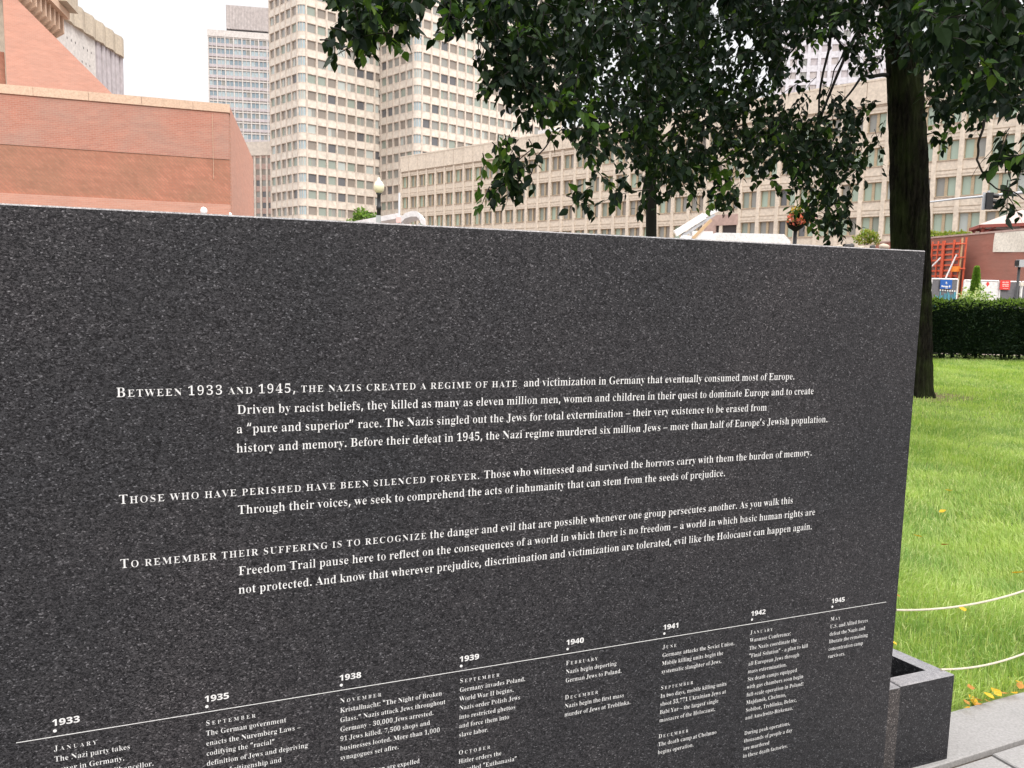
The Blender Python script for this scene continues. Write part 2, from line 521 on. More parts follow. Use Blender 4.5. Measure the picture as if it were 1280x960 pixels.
def slab(t0, t1, n0, n1, z=0.0, gap=0.004):
    q = [edge_pt(t0 + gap, n0 + gap), edge_pt(t1 - gap, n0 + gap), edge_pt(t1 - gap, n1 - gap), edge_pt(t0 + gap, n1 - gap)]
    zz = z + random.uniform(-0.002, 0.0)
    b = 0.004
    q2 = [edge_pt(t0 + gap + b, n0 + gap + b), edge_pt(t1 - gap - b, n0 + gap + b), edge_pt(t1 - gap - b, n1 - gap - b), edge_pt(t0 + gap + b, n1 - gap - b)]
    vs = [(x, y, -0.028) for x, y in q] + [(x, y, zz - b) for x, y in q] + [(x, y, zz) for x, y in q2]
    fs = [(i, (i + 1) % 4, 4 + (i + 1) % 4, 4 + i) for i in range(4)] + [(4 + i, 4 + (i + 1) % 4, 8 + (i + 1) % 4, 8 + i) for i in range(4)] + [(8, 9, 10, 11)]
    m.add(vs, fs)


t = ct - 1.24 * 8 - 0.45
while t < 26:                                    # the strip against the lawn
    slab(t + 0.0, t + 1.24, cn, -0.003)
    t += 1.24
row = cn - 0.016
while row > -8:
    t = ct - 0.94 * 9
    first = row > cn - 0.1
    while t < 24:
        g = 0.011 if first and abs(t - (ct - 0.94)) < 0.01 else 0.004
        slab(t, t + 0.94, row - 0.94, row, gap=g)
        t += 0.94
    row -= 0.94
o = m.build('paving', MAT['paving']); o['kind'] = 'structure'

# ------------------------------------------------------------------ the granite memorial wall
WX, WY = 1.2516, 2.5
YAW = R(21.861)
wall = thing('memorial_wall', 'long black speckled granite wall engraved with white lettering and a dated timeline', 'memorial wall', (WX, WY, 0), YAW)
TOPZ = 1.743
X0, X1, TH = -4.6, 0.0, 0.20
c = 0.0035
m = MB()
m.add([(X0, 0, -0.04), (X1, 0, -0.04), (X1, 0, TOPZ - c), (X0, 0, TOPZ - c)], [(0, 1, 2, 3)])
m.add([(X1, 0, -0.04), (X1, TH, -0.04), (X1, TH, TOPZ - c), (X1, 0, TOPZ - c)], [(0, 1, 2, 3)])
m.add([(X1, TH, -0.04), (X0, TH, -0.04), (X0, TH, TOPZ - c), (X1, TH, TOPZ - c)], [(0, 1, 2, 3)])
m.add([(X0, TH, -0.04), (X0, 0, -0.04), (X0, 0, TOPZ - c), (X0, TH, TOPZ - c)], [(0, 1, 2, 3)])
# worn chamfer and sawn top, both coloured paler for the light on them
n = 220
xs = [X0 + (X1 - X0) * i / n for i in range(n + 1)]
jit = [random.gauss(0, 0.0007) for _ in xs]; jit[0] = jit[-1] = 0
for q in (int(n * 0.985), int(n * 0.80), int(n * 0.60)): jit[q] = 0.0022
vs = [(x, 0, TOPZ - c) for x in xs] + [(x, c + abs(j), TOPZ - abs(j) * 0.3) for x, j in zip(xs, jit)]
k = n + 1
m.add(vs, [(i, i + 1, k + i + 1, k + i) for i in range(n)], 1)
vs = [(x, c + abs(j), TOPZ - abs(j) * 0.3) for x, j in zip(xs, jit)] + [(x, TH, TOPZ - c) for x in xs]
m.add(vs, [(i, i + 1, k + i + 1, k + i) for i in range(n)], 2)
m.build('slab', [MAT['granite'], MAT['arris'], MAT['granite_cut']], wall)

# ---- lettering: glyph outlines: advance, then contours as x, y, x, y ... in thousandths of the type size
SERIF = {
    'A': (437, [-9,0,-9,18,24,30,49,75,206,466,224,465,384,87,411,34,443,18,443,0,229,0,229,18,270,25,283,46,253,132,103,132,75,48,87,26,128,18,128,0], [113,161,242,161,177,319]),
    'B': (443, [16,0,16,17,62,32,72,51,75,369,69,412,51,433,15,439,15,455,220,455,297,449,352,429,385,396,396,351,389,313,369,283,335,261,287,247,344,231,385,206,410,173,418,132,407,76,371,35,314,9,238,0], [182,252,234,257,263,272,279,301,281,385,269,412,248,428,216,434,188,425], [222,24,259,30,283,49,301,128,295,176,277,208,245,225,182,231,182,65,190,33]),
    'C': (468, [257,-11,193,-3,137,20,91,56,56,104,34,162,26,228,34,294,56,351,92,399,139,435,195,458,259,465,388,435,408,443,419,465,437,465,437,308,420,308,392,364,356,407,313,434,265,443,212,430,174,389,151,321,144,226,152,138,177,74,219,36,278,24,358,45,428,106,447,89,409,45,365,14,314,-5]),
    'D': (496, [20,0,20,17,63,30,71,46,74,374,61,426,15,439,15,455,278,452,370,422,405,396,452,325,468,228,453,128,408,57,333,14,228,0], [222,24,279,37,319,75,343,139,351,229,343,318,319,382,279,420,223,433,190,423,182,385,182,72,190,34]),
    'E': (442, [14,0,14,17,62,30,75,78,72,405,62,425,16,439,16,455,399,455,399,320,383,320,369,373,340,406,295,424,232,430,200,428,186,417,183,246,232,252,259,269,288,345,304,345,304,118,287,118,273,181,259,201,241,213,183,222,183,67,192,35,230,28,313,39,371,75,411,143,430,143,402,0]),
    'F': (404, [15,0,15,17,62,34,72,53,75,375,61,423,14,439,14,455,394,455,394,320,377,320,355,385,310,420,230,431,186,421,182,247,229,253,256,270,274,301,284,347,302,347,302,118,285,118,274,168,257,200,229,218,182,224,188,43,210,24,257,17,257,0]),
    'G': (508, [268,-10,200,-3,141,19,93,55,57,103,35,161,28,229,35,295,57,352,93,399,139,435,195,458,257,465,388,436,406,443,419,465,437,465,437,308,420,308,403,346,357,406,299,439,267,443,214,430,176,389,153,322,146,228,154,135,180,67,221,26,275,13,308,16,339,45,339,154,329,170,275,182,275,198,500,198,500,182,457,171,449,155,446,29,357,0]),
    'H': (523, [15,0,15,17,62,32,75,81,71,406,62,424,16,439,16,455,242,455,242,439,204,432,187,415,182,251,342,251,337,415,320,432,282,439,282,455,507,455,507,439,461,424,449,379,452,52,478,22,507,17,507,0,282,0,282,17,329,31,339,49,342,221,182,221,185,50,194,32,242,17,242,0]),
    'I': (261, [13,0,13,17,61,32,75,75,72,412,63,427,13,439,13,455,244,455,244,439,196,427,186,412,183,77,187,44,206,26,246,17,246,0]),
    'J': (330, [109,-65,78,-62,29,-40,0,-1,-3,23,11,61,26,71,64,71,89,47,93,28,77,-19,84,-35,105,-40,139,-25,148,21,142,409,122,430,79,439,79,455,314,455,314,439,277,431,260,411,255,89,246,21,219,-27,173,-56]),
    'K': (510, [16,0,16,17,63,32,75,81,72,406,63,424,17,439,17,455,242,455,242,439,205,432,187,415,183,234,342,398,349,418,334,434,291,439,291,455,486,455,486,439,415,419,271,285,463,46,487,25,519,17,519,0,281,0,281,17,322,21,334,34,199,214,183,198,186,50,195,32,242,17,242,0]),
    'L': (426, [15,0,15,17,62,32,75,81,71,407,62,425,16,439,16,455,250,455,250,439,208,434,188,416,185,47,200,31,234,28,315,40,370,80,409,154,427,154,402,0]),
    'M': (634, [14,0,14,17,61,32,75,79,71,416,53,432,15,439,15,455,185,455,317,142,449,455,617,455,617,439,573,423,560,378,565,43,582,23,617,17,617,0,396,0,396,17,433,25,450,44,455,399,288,0,270,0,105,389,109,48,120,30,169,17,169,0]),
    'N': (494, [403,-11,107,350,110,49,119,31,167,17,167,0,18,0,18,17,54,23,71,41,76,79,76,388,36,433,18,439,18,455,156,455,391,169,386,414,369,431,331,439,331,455,480,455,480,439,433,425,425,407,422,-11]),
    'O': (525, [261,-11,169,7,94,58,45,134,28,228,45,321,95,397,170,448,265,466,357,448,431,399,481,323,498,228,481,134,430,58,355,7], [265,12,315,26,351,66,372,133,379,228,371,321,348,389,310,430,260,443,210,430,174,389,152,322,145,228,153,135,177,67,215,26]),
    'P': (418, [15,0,15,17,62,32,75,81,71,406,62,424,16,439,16,455,287,452,336,440,366,422,404,367,409,332,398,280,367,240,314,214,182,206,185,50,194,32,242,17,242,0], [182,230,244,235,272,253,287,283,288,375,275,406,252,425,216,431,189,424,182,398]),
    'Q': (525, [378,-116,315,-108,262,-87,219,-51,187,-1,101,50,47,129,28,228,45,321,95,397,170,448,265,466,357,448,431,399,481,323,498,228,487,152,454,86,401,34,330,0,378,-60,445,-81,492,-73,495,-92], [265,12,316,26,351,66,373,133,380,228,372,321,348,389,310,430,260,443,210,430,174,389,152,322,145,228,153,135,178,67,216,26]),
    'R': (473, [15,0,15,17,62,32,75,81,71,406,62,424,16,439,16,455,305,448,367,426,405,388,417,334,411,296,392,265,360,241,315,224,432,50,452,26,480,17,480,0,338,0,201,212,182,212,185,50,194,32,242,17,242,0], [182,234,249,240,280,258,298,290,299,378,284,407,259,425,224,431,190,422,182,385]),
    'S': (390, [43,-11,43,158,62,158,83,94,111,50,149,24,197,15,231,20,257,36,273,60,279,89,265,129,112,221,77,253,56,289,50,332,67,403,115,449,148,462,229,461,300,445,313,450,320,466,339,466,339,319,322,319,310,354,272,410,222,441,163,440,140,426,120,380,137,336,317,233,337,211,359,133,339,58,281,8,240,-6,158,-8,85,12,69,7,61,-11]),
    'T': (423, [92,0,92,17,142,31,152,50,156,433,102,426,65,403,41,367,29,318,11,318,11,455,410,455,410,317,394,317,381,368,357,404,319,426,263,433,267,49,276,30,328,17,328,0]),
    'U': (492, [248,-13,168,-2,114,29,83,81,73,155,70,406,61,424,15,439,15,455,240,455,240,439,202,432,185,415,181,140,186,88,203,51,232,29,275,22,326,31,363,56,385,99,392,159,389,406,379,423,328,439,328,455,474,455,474,439,433,421,425,404,422,181,412,92,380,32,325,-2]),
    'V': (428, [212,-13,44,381,22,420,-14,439,-14,455,211,455,211,439,166,432,152,410,259,143,355,409,342,432,299,439,299,455,442,455,442,439,408,427,382,383,230,-13]),
    'W': (611, [171,-11,32,393,15,427,-15,439,-15,455,181,455,181,439,150,432,140,410,223,153,301,353,278,418,267,429,229,439,229,455,439,455,439,439,404,432,393,412,474,166,549,406,538,430,503,439,503,455,624,455,624,439,594,421,575,379,446,-11,428,-11,316,309,190,-11]),
    'X': (471, [11,0,11,17,53,30,90,66,193,208,78,386,47,425,14,439,14,455,244,455,244,439,200,433,190,415,265,289,339,414,328,432,293,439,293,455,458,455,458,439,403,423,357,373,281,265,413,57,436,28,464,17,464,0,238,0,238,17,278,23,290,41,210,183,138,81,124,45,137,24,174,17,174,0]),
    'Y': (426, [101,0,101,17,148,32,157,50,161,179,29,414,-13,438,-13,455,207,455,207,438,167,432,156,416,248,226,333,366,349,408,336,430,295,438,295,455,439,455,439,438,409,424,383,392,268,203,271,50,280,32,328,17,328,0]),
    'Z': (442, [20,0,276,430,141,420,94,386,61,316,44,316,57,455,406,455,406,443,153,29,302,37,349,61,384,103,407,164,424,164,407,0]),
    'a': (344, [255,-10,216,1,200,35,151,2,95,-9,64,-4,25,34,20,63,31,104,63,136,199,190,196,266,187,282,148,296,115,290,104,274,123,231,110,202,77,191,45,203,33,236,37,259,69,295,126,316,223,312,263,292,285,259,295,40,304,34,320,42,329,28,294,-1], [151,34,199,63,199,169,138,139,123,114,118,84,126,46]),
    'b': (361, [43,-11,43,388,37,428,8,439,8,455,138,455,138,279,175,308,221,318,284,299,326,245,338,208,337,118,300,40,233,-4,192,-10,148,-1,105,28], [183,14,213,23,232,49,245,160,231,251,212,273,184,280,155,270,138,242,141,45,149,28]),
    'c': (293, [156,-10,87,11,38,68,19,150,25,196,40,237,96,297,133,313,218,314,250,298,271,275,275,228,253,207,219,207,199,230,190,290,169,297,144,290,126,269,116,235,118,123,137,76,166,48,204,38,239,47,271,72,285,60,227,8]),
    'd': (370, [140,-10,78,10,35,66,19,147,36,237,55,272,112,313,146,318,189,309,223,280,220,419,212,430,176,439,176,455,319,455,319,75,325,41,353,28,353,11,223,-10,223,39,188,2], [171,28,202,41,223,76,223,242,206,270,174,281,147,273,130,250,118,153,130,58,146,36]),
    'e': (301, [154,-10,117,-5,58,35,24,109,19,157,24,201,59,273,120,313,157,318,209,309,249,280,274,234,283,166,117,166,123,112,138,73,164,50,199,42,237,53,270,86,285,73,228,11], [116,192,201,192,193,277,181,292,141,291,127,274]),
    'f': (214, [15,0,15,16,40,22,50,35,52,73,52,277,16,277,16,310,52,310,60,400,85,436,123,457,212,460,257,425,263,400,252,367,224,355,195,365,185,391,193,441,163,440,153,430,148,390,148,310,203,310,203,277,148,277,150,40,158,26,199,16,199,0]),
    'g': (327, [146,-140,89,-136,48,-122,22,-100,14,-75,28,-46,69,-26,35,-1,24,30,28,54,42,74,102,110,42,150,27,179,27,242,60,289,120,315,317,304,317,268,268,268,286,237,291,203,288,176,258,131,205,106,142,104,112,94,101,71,111,55,259,40,285,29,312,-9,316,-37,305,-80,272,-113,219,-133], [157,124,178,130,190,146,199,211,190,276,178,292,157,297,137,292,124,276,114,211,124,146,137,130], [161,-116,238,-104,257,-88,260,-51,249,-41,205,-34,97,-34,79,-52,79,-89,122,-113]),
    'h': (381, [18,0,18,16,45,26,52,56,52,399,46,429,19,440,19,455,148,455,148,267,190,305,243,318,281,312,309,292,325,258,330,212,330,56,337,26,363,16,363,0,202,0,202,16,228,26,235,56,229,258,203,271,173,262,148,235,148,56,154,26,180,16,180,0]),
    'i': (198, [101,362,65,376,50,412,65,449,101,463,137,449,151,412,136,376], [18,0,18,16,45,26,52,56,52,252,47,285,20,293,21,310,148,310,148,56,154,26,180,16,180,0]),
    'j': (210, [106,363,70,378,56,414,71,450,106,465,142,450,157,414,142,378], [36,-140,-11,-131,-44,-105,-56,-70,-45,-40,-15,-29,23,-51,26,-66,11,-103,16,-113,49,-113,58,-100,64,250,56,284,22,294,22,310,159,310,159,-21,151,-73,127,-110,88,-133]),
    'k': (359, [17,0,17,16,45,26,52,56,52,398,47,429,20,439,21,455,148,455,148,169,240,264,244,278,235,290,206,293,206,310,345,310,345,293,308,284,222,209,346,34,376,16,376,0,211,0,211,16,234,20,239,32,163,147,148,134,148,56,154,26,180,16,180,0]),
    'l': (199, [18,0,18,16,45,26,52,56,52,398,47,429,20,439,20,455,148,455,148,56,154,26,180,16,180,0]),
    'm': (554, [18,0,18,16,45,26,52,56,52,253,46,284,19,294,19,310,146,310,146,265,188,305,237,318,292,304,320,261,364,304,418,318,455,312,482,292,498,258,504,212,504,56,510,26,536,16,536,0,377,0,377,16,403,26,410,56,404,258,377,271,349,263,324,237,324,56,331,26,356,16,356,0,199,0,199,16,225,26,232,56,226,258,199,271,170,262,146,235,146,56,152,27,177,16,177,0]),
    'n': (381, [18,0,18,16,45,26,52,56,52,253,46,284,19,294,19,310,148,310,148,267,190,306,243,318,281,312,309,292,325,258,330,212,330,56,337,26,363,16,363,0,202,0,202,16,228,26,235,56,229,258,203,271,173,262,148,235,148,56,154,26,180,16,180,0]),
    'o': (336, [169,-10,127,-5,60,37,24,110,19,154,24,199,60,272,127,313,168,318,209,313,275,273,312,200,317,154,312,108,275,36,210,-5], [169,11,193,18,209,39,220,154,208,271,192,292,169,299,144,292,128,271,117,154,128,39,144,18]),
    'p': (371, [17,-139,17,-124,40,-117,50,-101,52,-64,52,243,46,283,19,295,19,310,143,310,143,263,160,287,203,315,264,314,293,298,335,241,346,203,346,113,316,38,261,-5,227,-10,183,1,148,32,152,-99,167,-118,197,-123,197,-139], [195,28,222,36,239,59,253,154,241,248,225,270,199,278,171,267,148,235,148,69,167,38]),
    'q': (364, [175,-139,175,-123,214,-114,221,-102,224,29,187,0,142,-9,79,10,36,64,24,101,25,192,63,270,129,313,170,319,215,310,257,281,320,320,320,-83,326,-113,354,-123,354,-139], [179,30,208,40,224,67,221,265,199,291,179,295,150,286,131,261,117,156,131,60,150,37]),
    'r': (287, [18,0,18,16,45,26,52,56,52,252,46,285,20,293,21,310,146,310,146,252,165,280,210,314,258,315,275,304,289,266,287,248,265,225,222,231,189,260,162,241,152,220,152,37,159,25,197,16,197,0]),
    's': (288, [151,-10,73,9,51,-9,36,-9,36,105,53,105,66,68,112,21,162,18,179,27,192,58,183,84,54,169,37,220,44,259,65,291,98,312,141,319,213,305,244,319,244,222,228,222,215,254,174,291,130,294,108,274,115,232,221,172,253,127,250,51,228,18,194,-3]),
    't': (228, [124,-9,89,-4,66,10,53,36,48,279,20,279,20,300,129,424,144,424,144,310,208,310,208,279,144,279,149,51,168,40,189,49,206,75,222,66,182,9]),
    'u': (375, [131,-10,91,-3,65,17,51,51,46,248,39,282,11,294,11,310,142,310,142,74,151,46,177,36,205,43,228,66,228,248,221,283,189,294,189,310,324,310,324,70,331,39,360,30,360,13,228,-10,228,40,186,3]),
    'v': (306, [142,-10,38,248,22,281,-3,293,-3,310,164,310,164,294,136,290,129,276,185,122,241,272,232,289,203,294,203,310,305,310,305,295,278,279,260,243,160,-10]),
    'w': (435, [122,-10,17,265,-11,293,-11,310,138,310,138,293,120,289,116,266,167,127,211,235,190,288,168,295,168,310,323,310,323,293,302,288,296,276,336,141,387,275,380,289,356,295,356,310,445,310,445,295,425,284,412,258,304,-10,289,-10,223,197,140,-10]),
    'x': (319, [5,0,5,15,62,56,123,136,43,263,4,293,4,310,169,310,169,294,147,291,140,280,183,206,234,279,227,290,201,294,201,310,311,310,311,296,283,283,198,184,291,36,319,15,319,0,155,0,155,16,178,19,185,30,138,114,85,34,92,20,118,15,118,0]),
    'y': (300, [52,-140,29,-137,-3,-107,-7,-84,5,-53,36,-40,64,-49,77,-96,86,-99,114,-74,140,-5,36,251,15,287,-5,293,-5,310,162,310,162,293,136,289,128,275,185,119,238,274,229,289,203,293,203,310,300,310,300,293,277,281,259,242,129,-96,95,-131]),
    'z': (293, [13,0,13,14,168,287,96,283,72,272,44,216,26,216,32,310,275,310,275,291,126,25,194,30,223,44,260,107,276,107,268,0]),
    '0': (375, [188,-7,133,1,91,24,60,61,39,111,23,241,39,371,60,420,91,456,133,479,189,486,242,479,283,456,314,419,336,370,353,240,336,110,314,61,283,24,241,1], [188,37,219,50,237,91,248,240,237,390,219,429,189,443,157,429,139,390,127,240,139,91,157,50]),
    '1': (375, [65,0,65,36,135,38,146,45,154,79,154,416,108,365,67,346,40,359,28,396,74,412,179,482,254,482,254,79,261,47,271,38,343,36,343,0]),
    '2': (375, [24,0,24,69,187,245,218,307,226,371,212,427,174,445,145,438,126,416,112,329,77,333,50,344,32,365,26,396,43,441,92,474,174,486,240,479,288,456,318,421,328,375,319,329,291,281,238,220,87,74,263,77,292,101,305,141,345,141,341,0]),
    '3': (375, [163,-7,117,-4,53,18,34,35,19,74,36,113,76,126,82,89,99,62,125,46,158,40,199,49,230,79,241,139,234,174,214,202,181,221,95,227,95,269,178,275,204,296,220,327,221,400,193,440,148,441,133,430,116,391,111,341,47,356,30,374,24,401,34,434,62,461,108,480,173,486,237,479,286,458,317,423,328,377,320,335,298,301,225,256,305,222,340,174,345,138,329,70,288,25,230,1]),
    '4': (375, [121,0,121,36,179,44,191,58,195,125,9,125,9,166,199,480,293,480,293,169,363,169,363,125,293,125,293,84,309,44,357,36,357,0], [56,169,195,169,199,416]),
    '5': (375, [165,-7,84,5,58,18,30,54,31,95,42,109,81,121,88,83,111,52,154,40,195,50,226,83,237,148,231,192,213,223,184,241,146,247,71,235,40,247,62,480,316,480,319,357,281,357,267,399,244,406,105,406,94,281,168,291,238,282,293,256,328,211,340,148,324,75,282,27,226,1]),
    '6': (375, [197,-7,150,-1,109,18,76,49,51,93,35,151,33,275,57,370,104,441,176,481,261,484,291,476,329,449,340,412,336,393,298,364,260,360,243,434,216,447,180,435,152,401,134,345,125,269,161,286,218,294,273,285,315,258,343,214,352,155,342,90,313,38,264,5], [199,38,222,44,239,64,255,148,238,228,219,247,193,253,154,243,125,221,131,138,147,81,170,48]),
    '7': (375, [111,0,289,406,113,406,86,398,70,338,30,338,33,480,353,480,353,447,168,0]),
    '8': (375, [183,-7,132,-2,60,31,38,57,20,122,27,162,47,193,119,242,57,296,41,327,36,364,50,423,99,469,191,486,254,478,299,453,325,415,334,369,328,333,310,305,244,260,330,199,349,166,355,127,344,71,310,29,256,2], [203,283,239,317,250,370,243,407,222,436,187,447,163,442,145,426,130,372,149,318], [187,32,218,37,241,55,262,116,256,146,239,170,164,216,126,178,111,120,116,84,132,56,156,38]),
    '9': (375, [152,-7,116,-4,67,17,42,69,50,94,75,107,103,56,126,41,156,36,194,48,223,84,242,145,251,230,212,198,186,188,103,194,60,220,33,264,24,324,28,369,64,441,133,481,177,486,223,480,264,463,298,433,323,390,340,332,345,261,334,157,301,72,241,14], [184,233,224,245,251,278,245,352,231,403,209,432,181,441,156,434,137,413,121,328,137,257,156,239]),
    '.': (180, [89,-9,60,1,48,36,60,71,89,81,119,71,132,36,119,1]),
    ',': (180, [28,-87,61,78,124,78,129,71,104,-8,71,-87]),
    '-': (216, [27,154,27,206,189,206,189,154]),
    ':': (180, [89,278,60,289,48,324,60,359,89,369,119,359,132,324,119,289], [89,-9,60,1,48,36,60,71,89,81,119,71,132,36,119,1]),
    ';': (180, [88,278,59,289,47,324,59,359,88,369,118,359,130,324,118,289], [21,-87,55,78,118,78,123,71,98,-8,65,-87]),
}
SANS = {
    '0': (384, [191,-7,116,10,64,59,34,137,24,240,40,373,62,421,93,457,136,480,191,487,266,471,318,422,349,344,359,240,343,107,321,59,290,23,247,1], [191,75,223,85,244,116,259,240,244,363,223,395,191,405,159,395,139,363,125,240,139,117,159,86]),
    '1': (384, [176,0,179,373,89,296,40,357,194,480,277,480,277,0]),
    '2': (384, [27,0,27,71,206,254,238,300,248,345,232,388,189,402,136,389,81,353,26,418,70,451,123,476,197,486,278,469,330,423,344,392,345,319,333,284,287,220,153,85,362,85,362,0]),
    '3': (384, [164,-7,90,0,26,19,26,105,90,82,153,74,199,79,229,93,246,115,251,146,241,180,206,200,99,208,99,285,204,294,223,304,244,350,240,373,207,401,175,404,116,393,73,369,26,439,92,473,183,486,249,479,300,456,332,420,343,372,336,327,313,293,240,251,291,238,327,216,350,183,357,140,337,65,311,35,274,12,225,-2]),
    '4': (384, [216,0,216,99,11,99,11,170,222,480,315,480,315,178,373,178,373,99,315,99,315,0], [101,178,216,178,220,363]),
    '5': (384, [162,-7,91,0,33,19,33,107,93,85,158,76,198,81,227,94,245,118,251,152,245,184,227,206,197,220,155,224,83,214,42,235,60,480,320,480,320,394,149,394,140,300,243,302,310,269,348,204,353,161,341,91,305,38,245,4]),
    '6': (384, [199,-7,152,-1,110,16,75,44,47,85,29,138,24,203,30,285,69,396,124,450,209,481,328,480,328,399,271,406,178,387,151,364,122,298,121,256,160,296,188,308,225,312,282,302,325,272,353,224,362,160,351,90,318,38,266,4], [197,75,245,95,259,121,264,158,248,214,228,229,199,234,160,224,134,199,124,167,132,124,157,89]),
    '7': (384, [75,0,255,394,18,394,18,480,362,480,362,416,181,0]),
    '8': (384, [192,-7,121,2,67,28,35,68,24,122,30,166,50,201,116,251,61,299,44,331,44,406,85,457,117,473,192,486,268,473,300,457,340,406,339,331,321,299,259,253,308,222,346,180,360,124,355,87,313,29,239,-3], [192,296,232,321,250,363,233,399,191,412,150,399,134,363,151,322], [191,68,247,84,266,127,255,159,187,209,137,175,118,128,136,85]),
    '9': (384, [120,-7,55,-2,55,79,113,73,166,77,205,92,251,144,267,222,225,183,156,167,101,176,58,206,31,254,21,318,32,388,65,441,117,474,185,485,231,479,273,462,309,434,336,393,354,340,360,275,354,193,333,117,290,53,221,9], [185,244,224,255,250,280,259,311,251,355,227,390,187,404,138,383,124,357,120,320,136,265,156,249]),
}



def area(P):
    return 0.5 * sum(P[i][0] * P[(i + 1) % len(P)][1] - P[(i + 1) % len(P)][0] * P[i][1] for i in range(len(P)))


def inside(p, P):
    r = False
    for i in range(len(P)):
        a, b = P[i], P[(i + 1) % len(P)]
        if (a[1] > p[1]) != (b[1] > p[1]) and p[0] < (b[0] - a[0]) * (p[1] - a[1]) / (b[1] - a[1]) + a[0]:
            r = not r
    return r


def load_font(tab, tx, ty):
    """decode, thin the strokes a little, triangulate; -> {char: (advance, verts, tris)}"""
    out = {}
    for chx, s in tab.items():
        adv = s[0] / 1000.0
        cont = []
        for q in s[1:]:
            v = [x / 1000.0 for x in q]
            P = [(v[i], v[i + 1]) for i in range(0, len(v), 2)]
            if len(P) > 2: cont.append(P)
        outer, holes = [], []
        for i, P in enumerate(cont):
            depth = sum(1 for j, Q in enumerate(cont) if j != i and inside(P[0], Q))
            (holes if depth % 2 else outer).append(P)

        kx, ky = (-0.004, -0.004) if chx in '.,;:-' else (tx, ty)

        def thin(P, sgn):
            if area(P) * sgn < 0: P = P[::-1]
            n = len(P); r = []
            for i in range(n):
                a, b, d = Vector(P[i - 1]), Vector(P[i]), Vector(P[(i + 1) % n])
                e1 = (b - a).normalized(); e2 = (d - b).normalized()
                nn = Vector((-(e1.y + e2.y), e1.x + e2.x))
                if nn.length < 1e-6: nn = Vector((-e1.y, e1.x))
                nn.normalize()
                r.append((b.x + nn.x * kx, b.y + nn.y * ky))
            return r
        V, T = [], []
        outer = [thin(P, 1) for P in outer]; holes = [thin(P, -1) for P in holes]
        for P in outer:
            hs = [H for H in holes if inside(H[0], P)]
            loops = [[Vector((x, y, 0)) for x, y in P]] + [[Vector((x, y, 0)) for x, y in H] for H in hs]
            tr = tessellate_polygon(loops)
            flat = [p for l in loops for p in l]
            o = len(V)
            V += [(p.x, p.y) for p in flat]
            for t3 in tr:
                a, b, d = (flat[i] for i in t3)
                if (b - a).cross(d - a).z < 0: t3 = t3[::-1]
                T.append(tuple(i + o for i in t3))
        out[chx] = (adv, V, T)
    return out


FS = load_font(SERIF, 0.0165, 0.0008)
FN = load_font(SANS, -0.006, -0.004)


def derive(F):
    adv, V, T = F[',']
    ym = 0.45
    F['\u2019'] = (adv, [(x, y + ym - 0.06) for x, y in V], T)
    cx = sum(x for x, y in V) / len(V); cy = sum(y for x, y in V) / len(V)
    F['\u2018'] = (adv, [(2 * cx - x, 2 * cy - y + ym - 0.04) for x, y in V], T)
    for s, d in (('\u2018', '\u201c'), ('\u2019', '\u201d')):
        a, V1, T1 = F[s]
        F[d] = (a * 1.75, V1 + [(x + 0.115, y) for x, y in V1], T1 + [tuple(i + len(V1) for i in t3) for t3 in T1])
    F['\u2013'] = (0.36, [(0.014, 0.145), (0.346, 0.145), (0.346, 0.18), (0.014, 0.18)], [(0, 1, 2), (0, 2, 3)])
    F['-'] = (0.23, [(0.028, 0.14), (0.20, 0.14), (0.20, 0.18), (0.028, 0.18)], [(0, 1, 2), (0, 2, 3)])


derive(FS)


def runs_width(runs, F):
    wd = 0
    for txt, sc, tr in runs:
        for chx in txt:
            wd += (0.17 if chx == ' ' else F[chx][0]) * sc + tr
    return wd - runs[-1][2]


def set_line(mb, runs, x0, z, size, F=FS, x1=None, k=1.0, y=-0.0007):
    wd = runs_width(runs, F)
    kx = (x1 - x0) / (wd * size) if x1 is not None else k
    x = x0
    for txt, sc, tr in runs:
        for chx in txt:
            if chx == ' ':
                x += (0.17 * sc + tr) * size * kx
                continue
            adv, V, T = F[chx]
            mb.add([(x + vx * sc * size * kx, y, z + vy * sc * size) for vx, vy in V], T)
            x += (adv * sc + tr) * size * kx
    return x


def smallcaps(s, big=1.0, small=0.76, tr=0.055):
    """capitals and figures at full size where marked with ^, the rest as small capitals"""
    r = []; i = 0
    cur = ''; cb = None
    while i < len(s):
        b = False
        if s[i] == '^': b = True; i += 1
        if cb is not None and b != cb:
            r.append((cur, big if cb else small, tr)); cur = ''
        cb = b; cur += s[i]; i += 1
    r.append((cur, big if cb else small, tr))
    return r


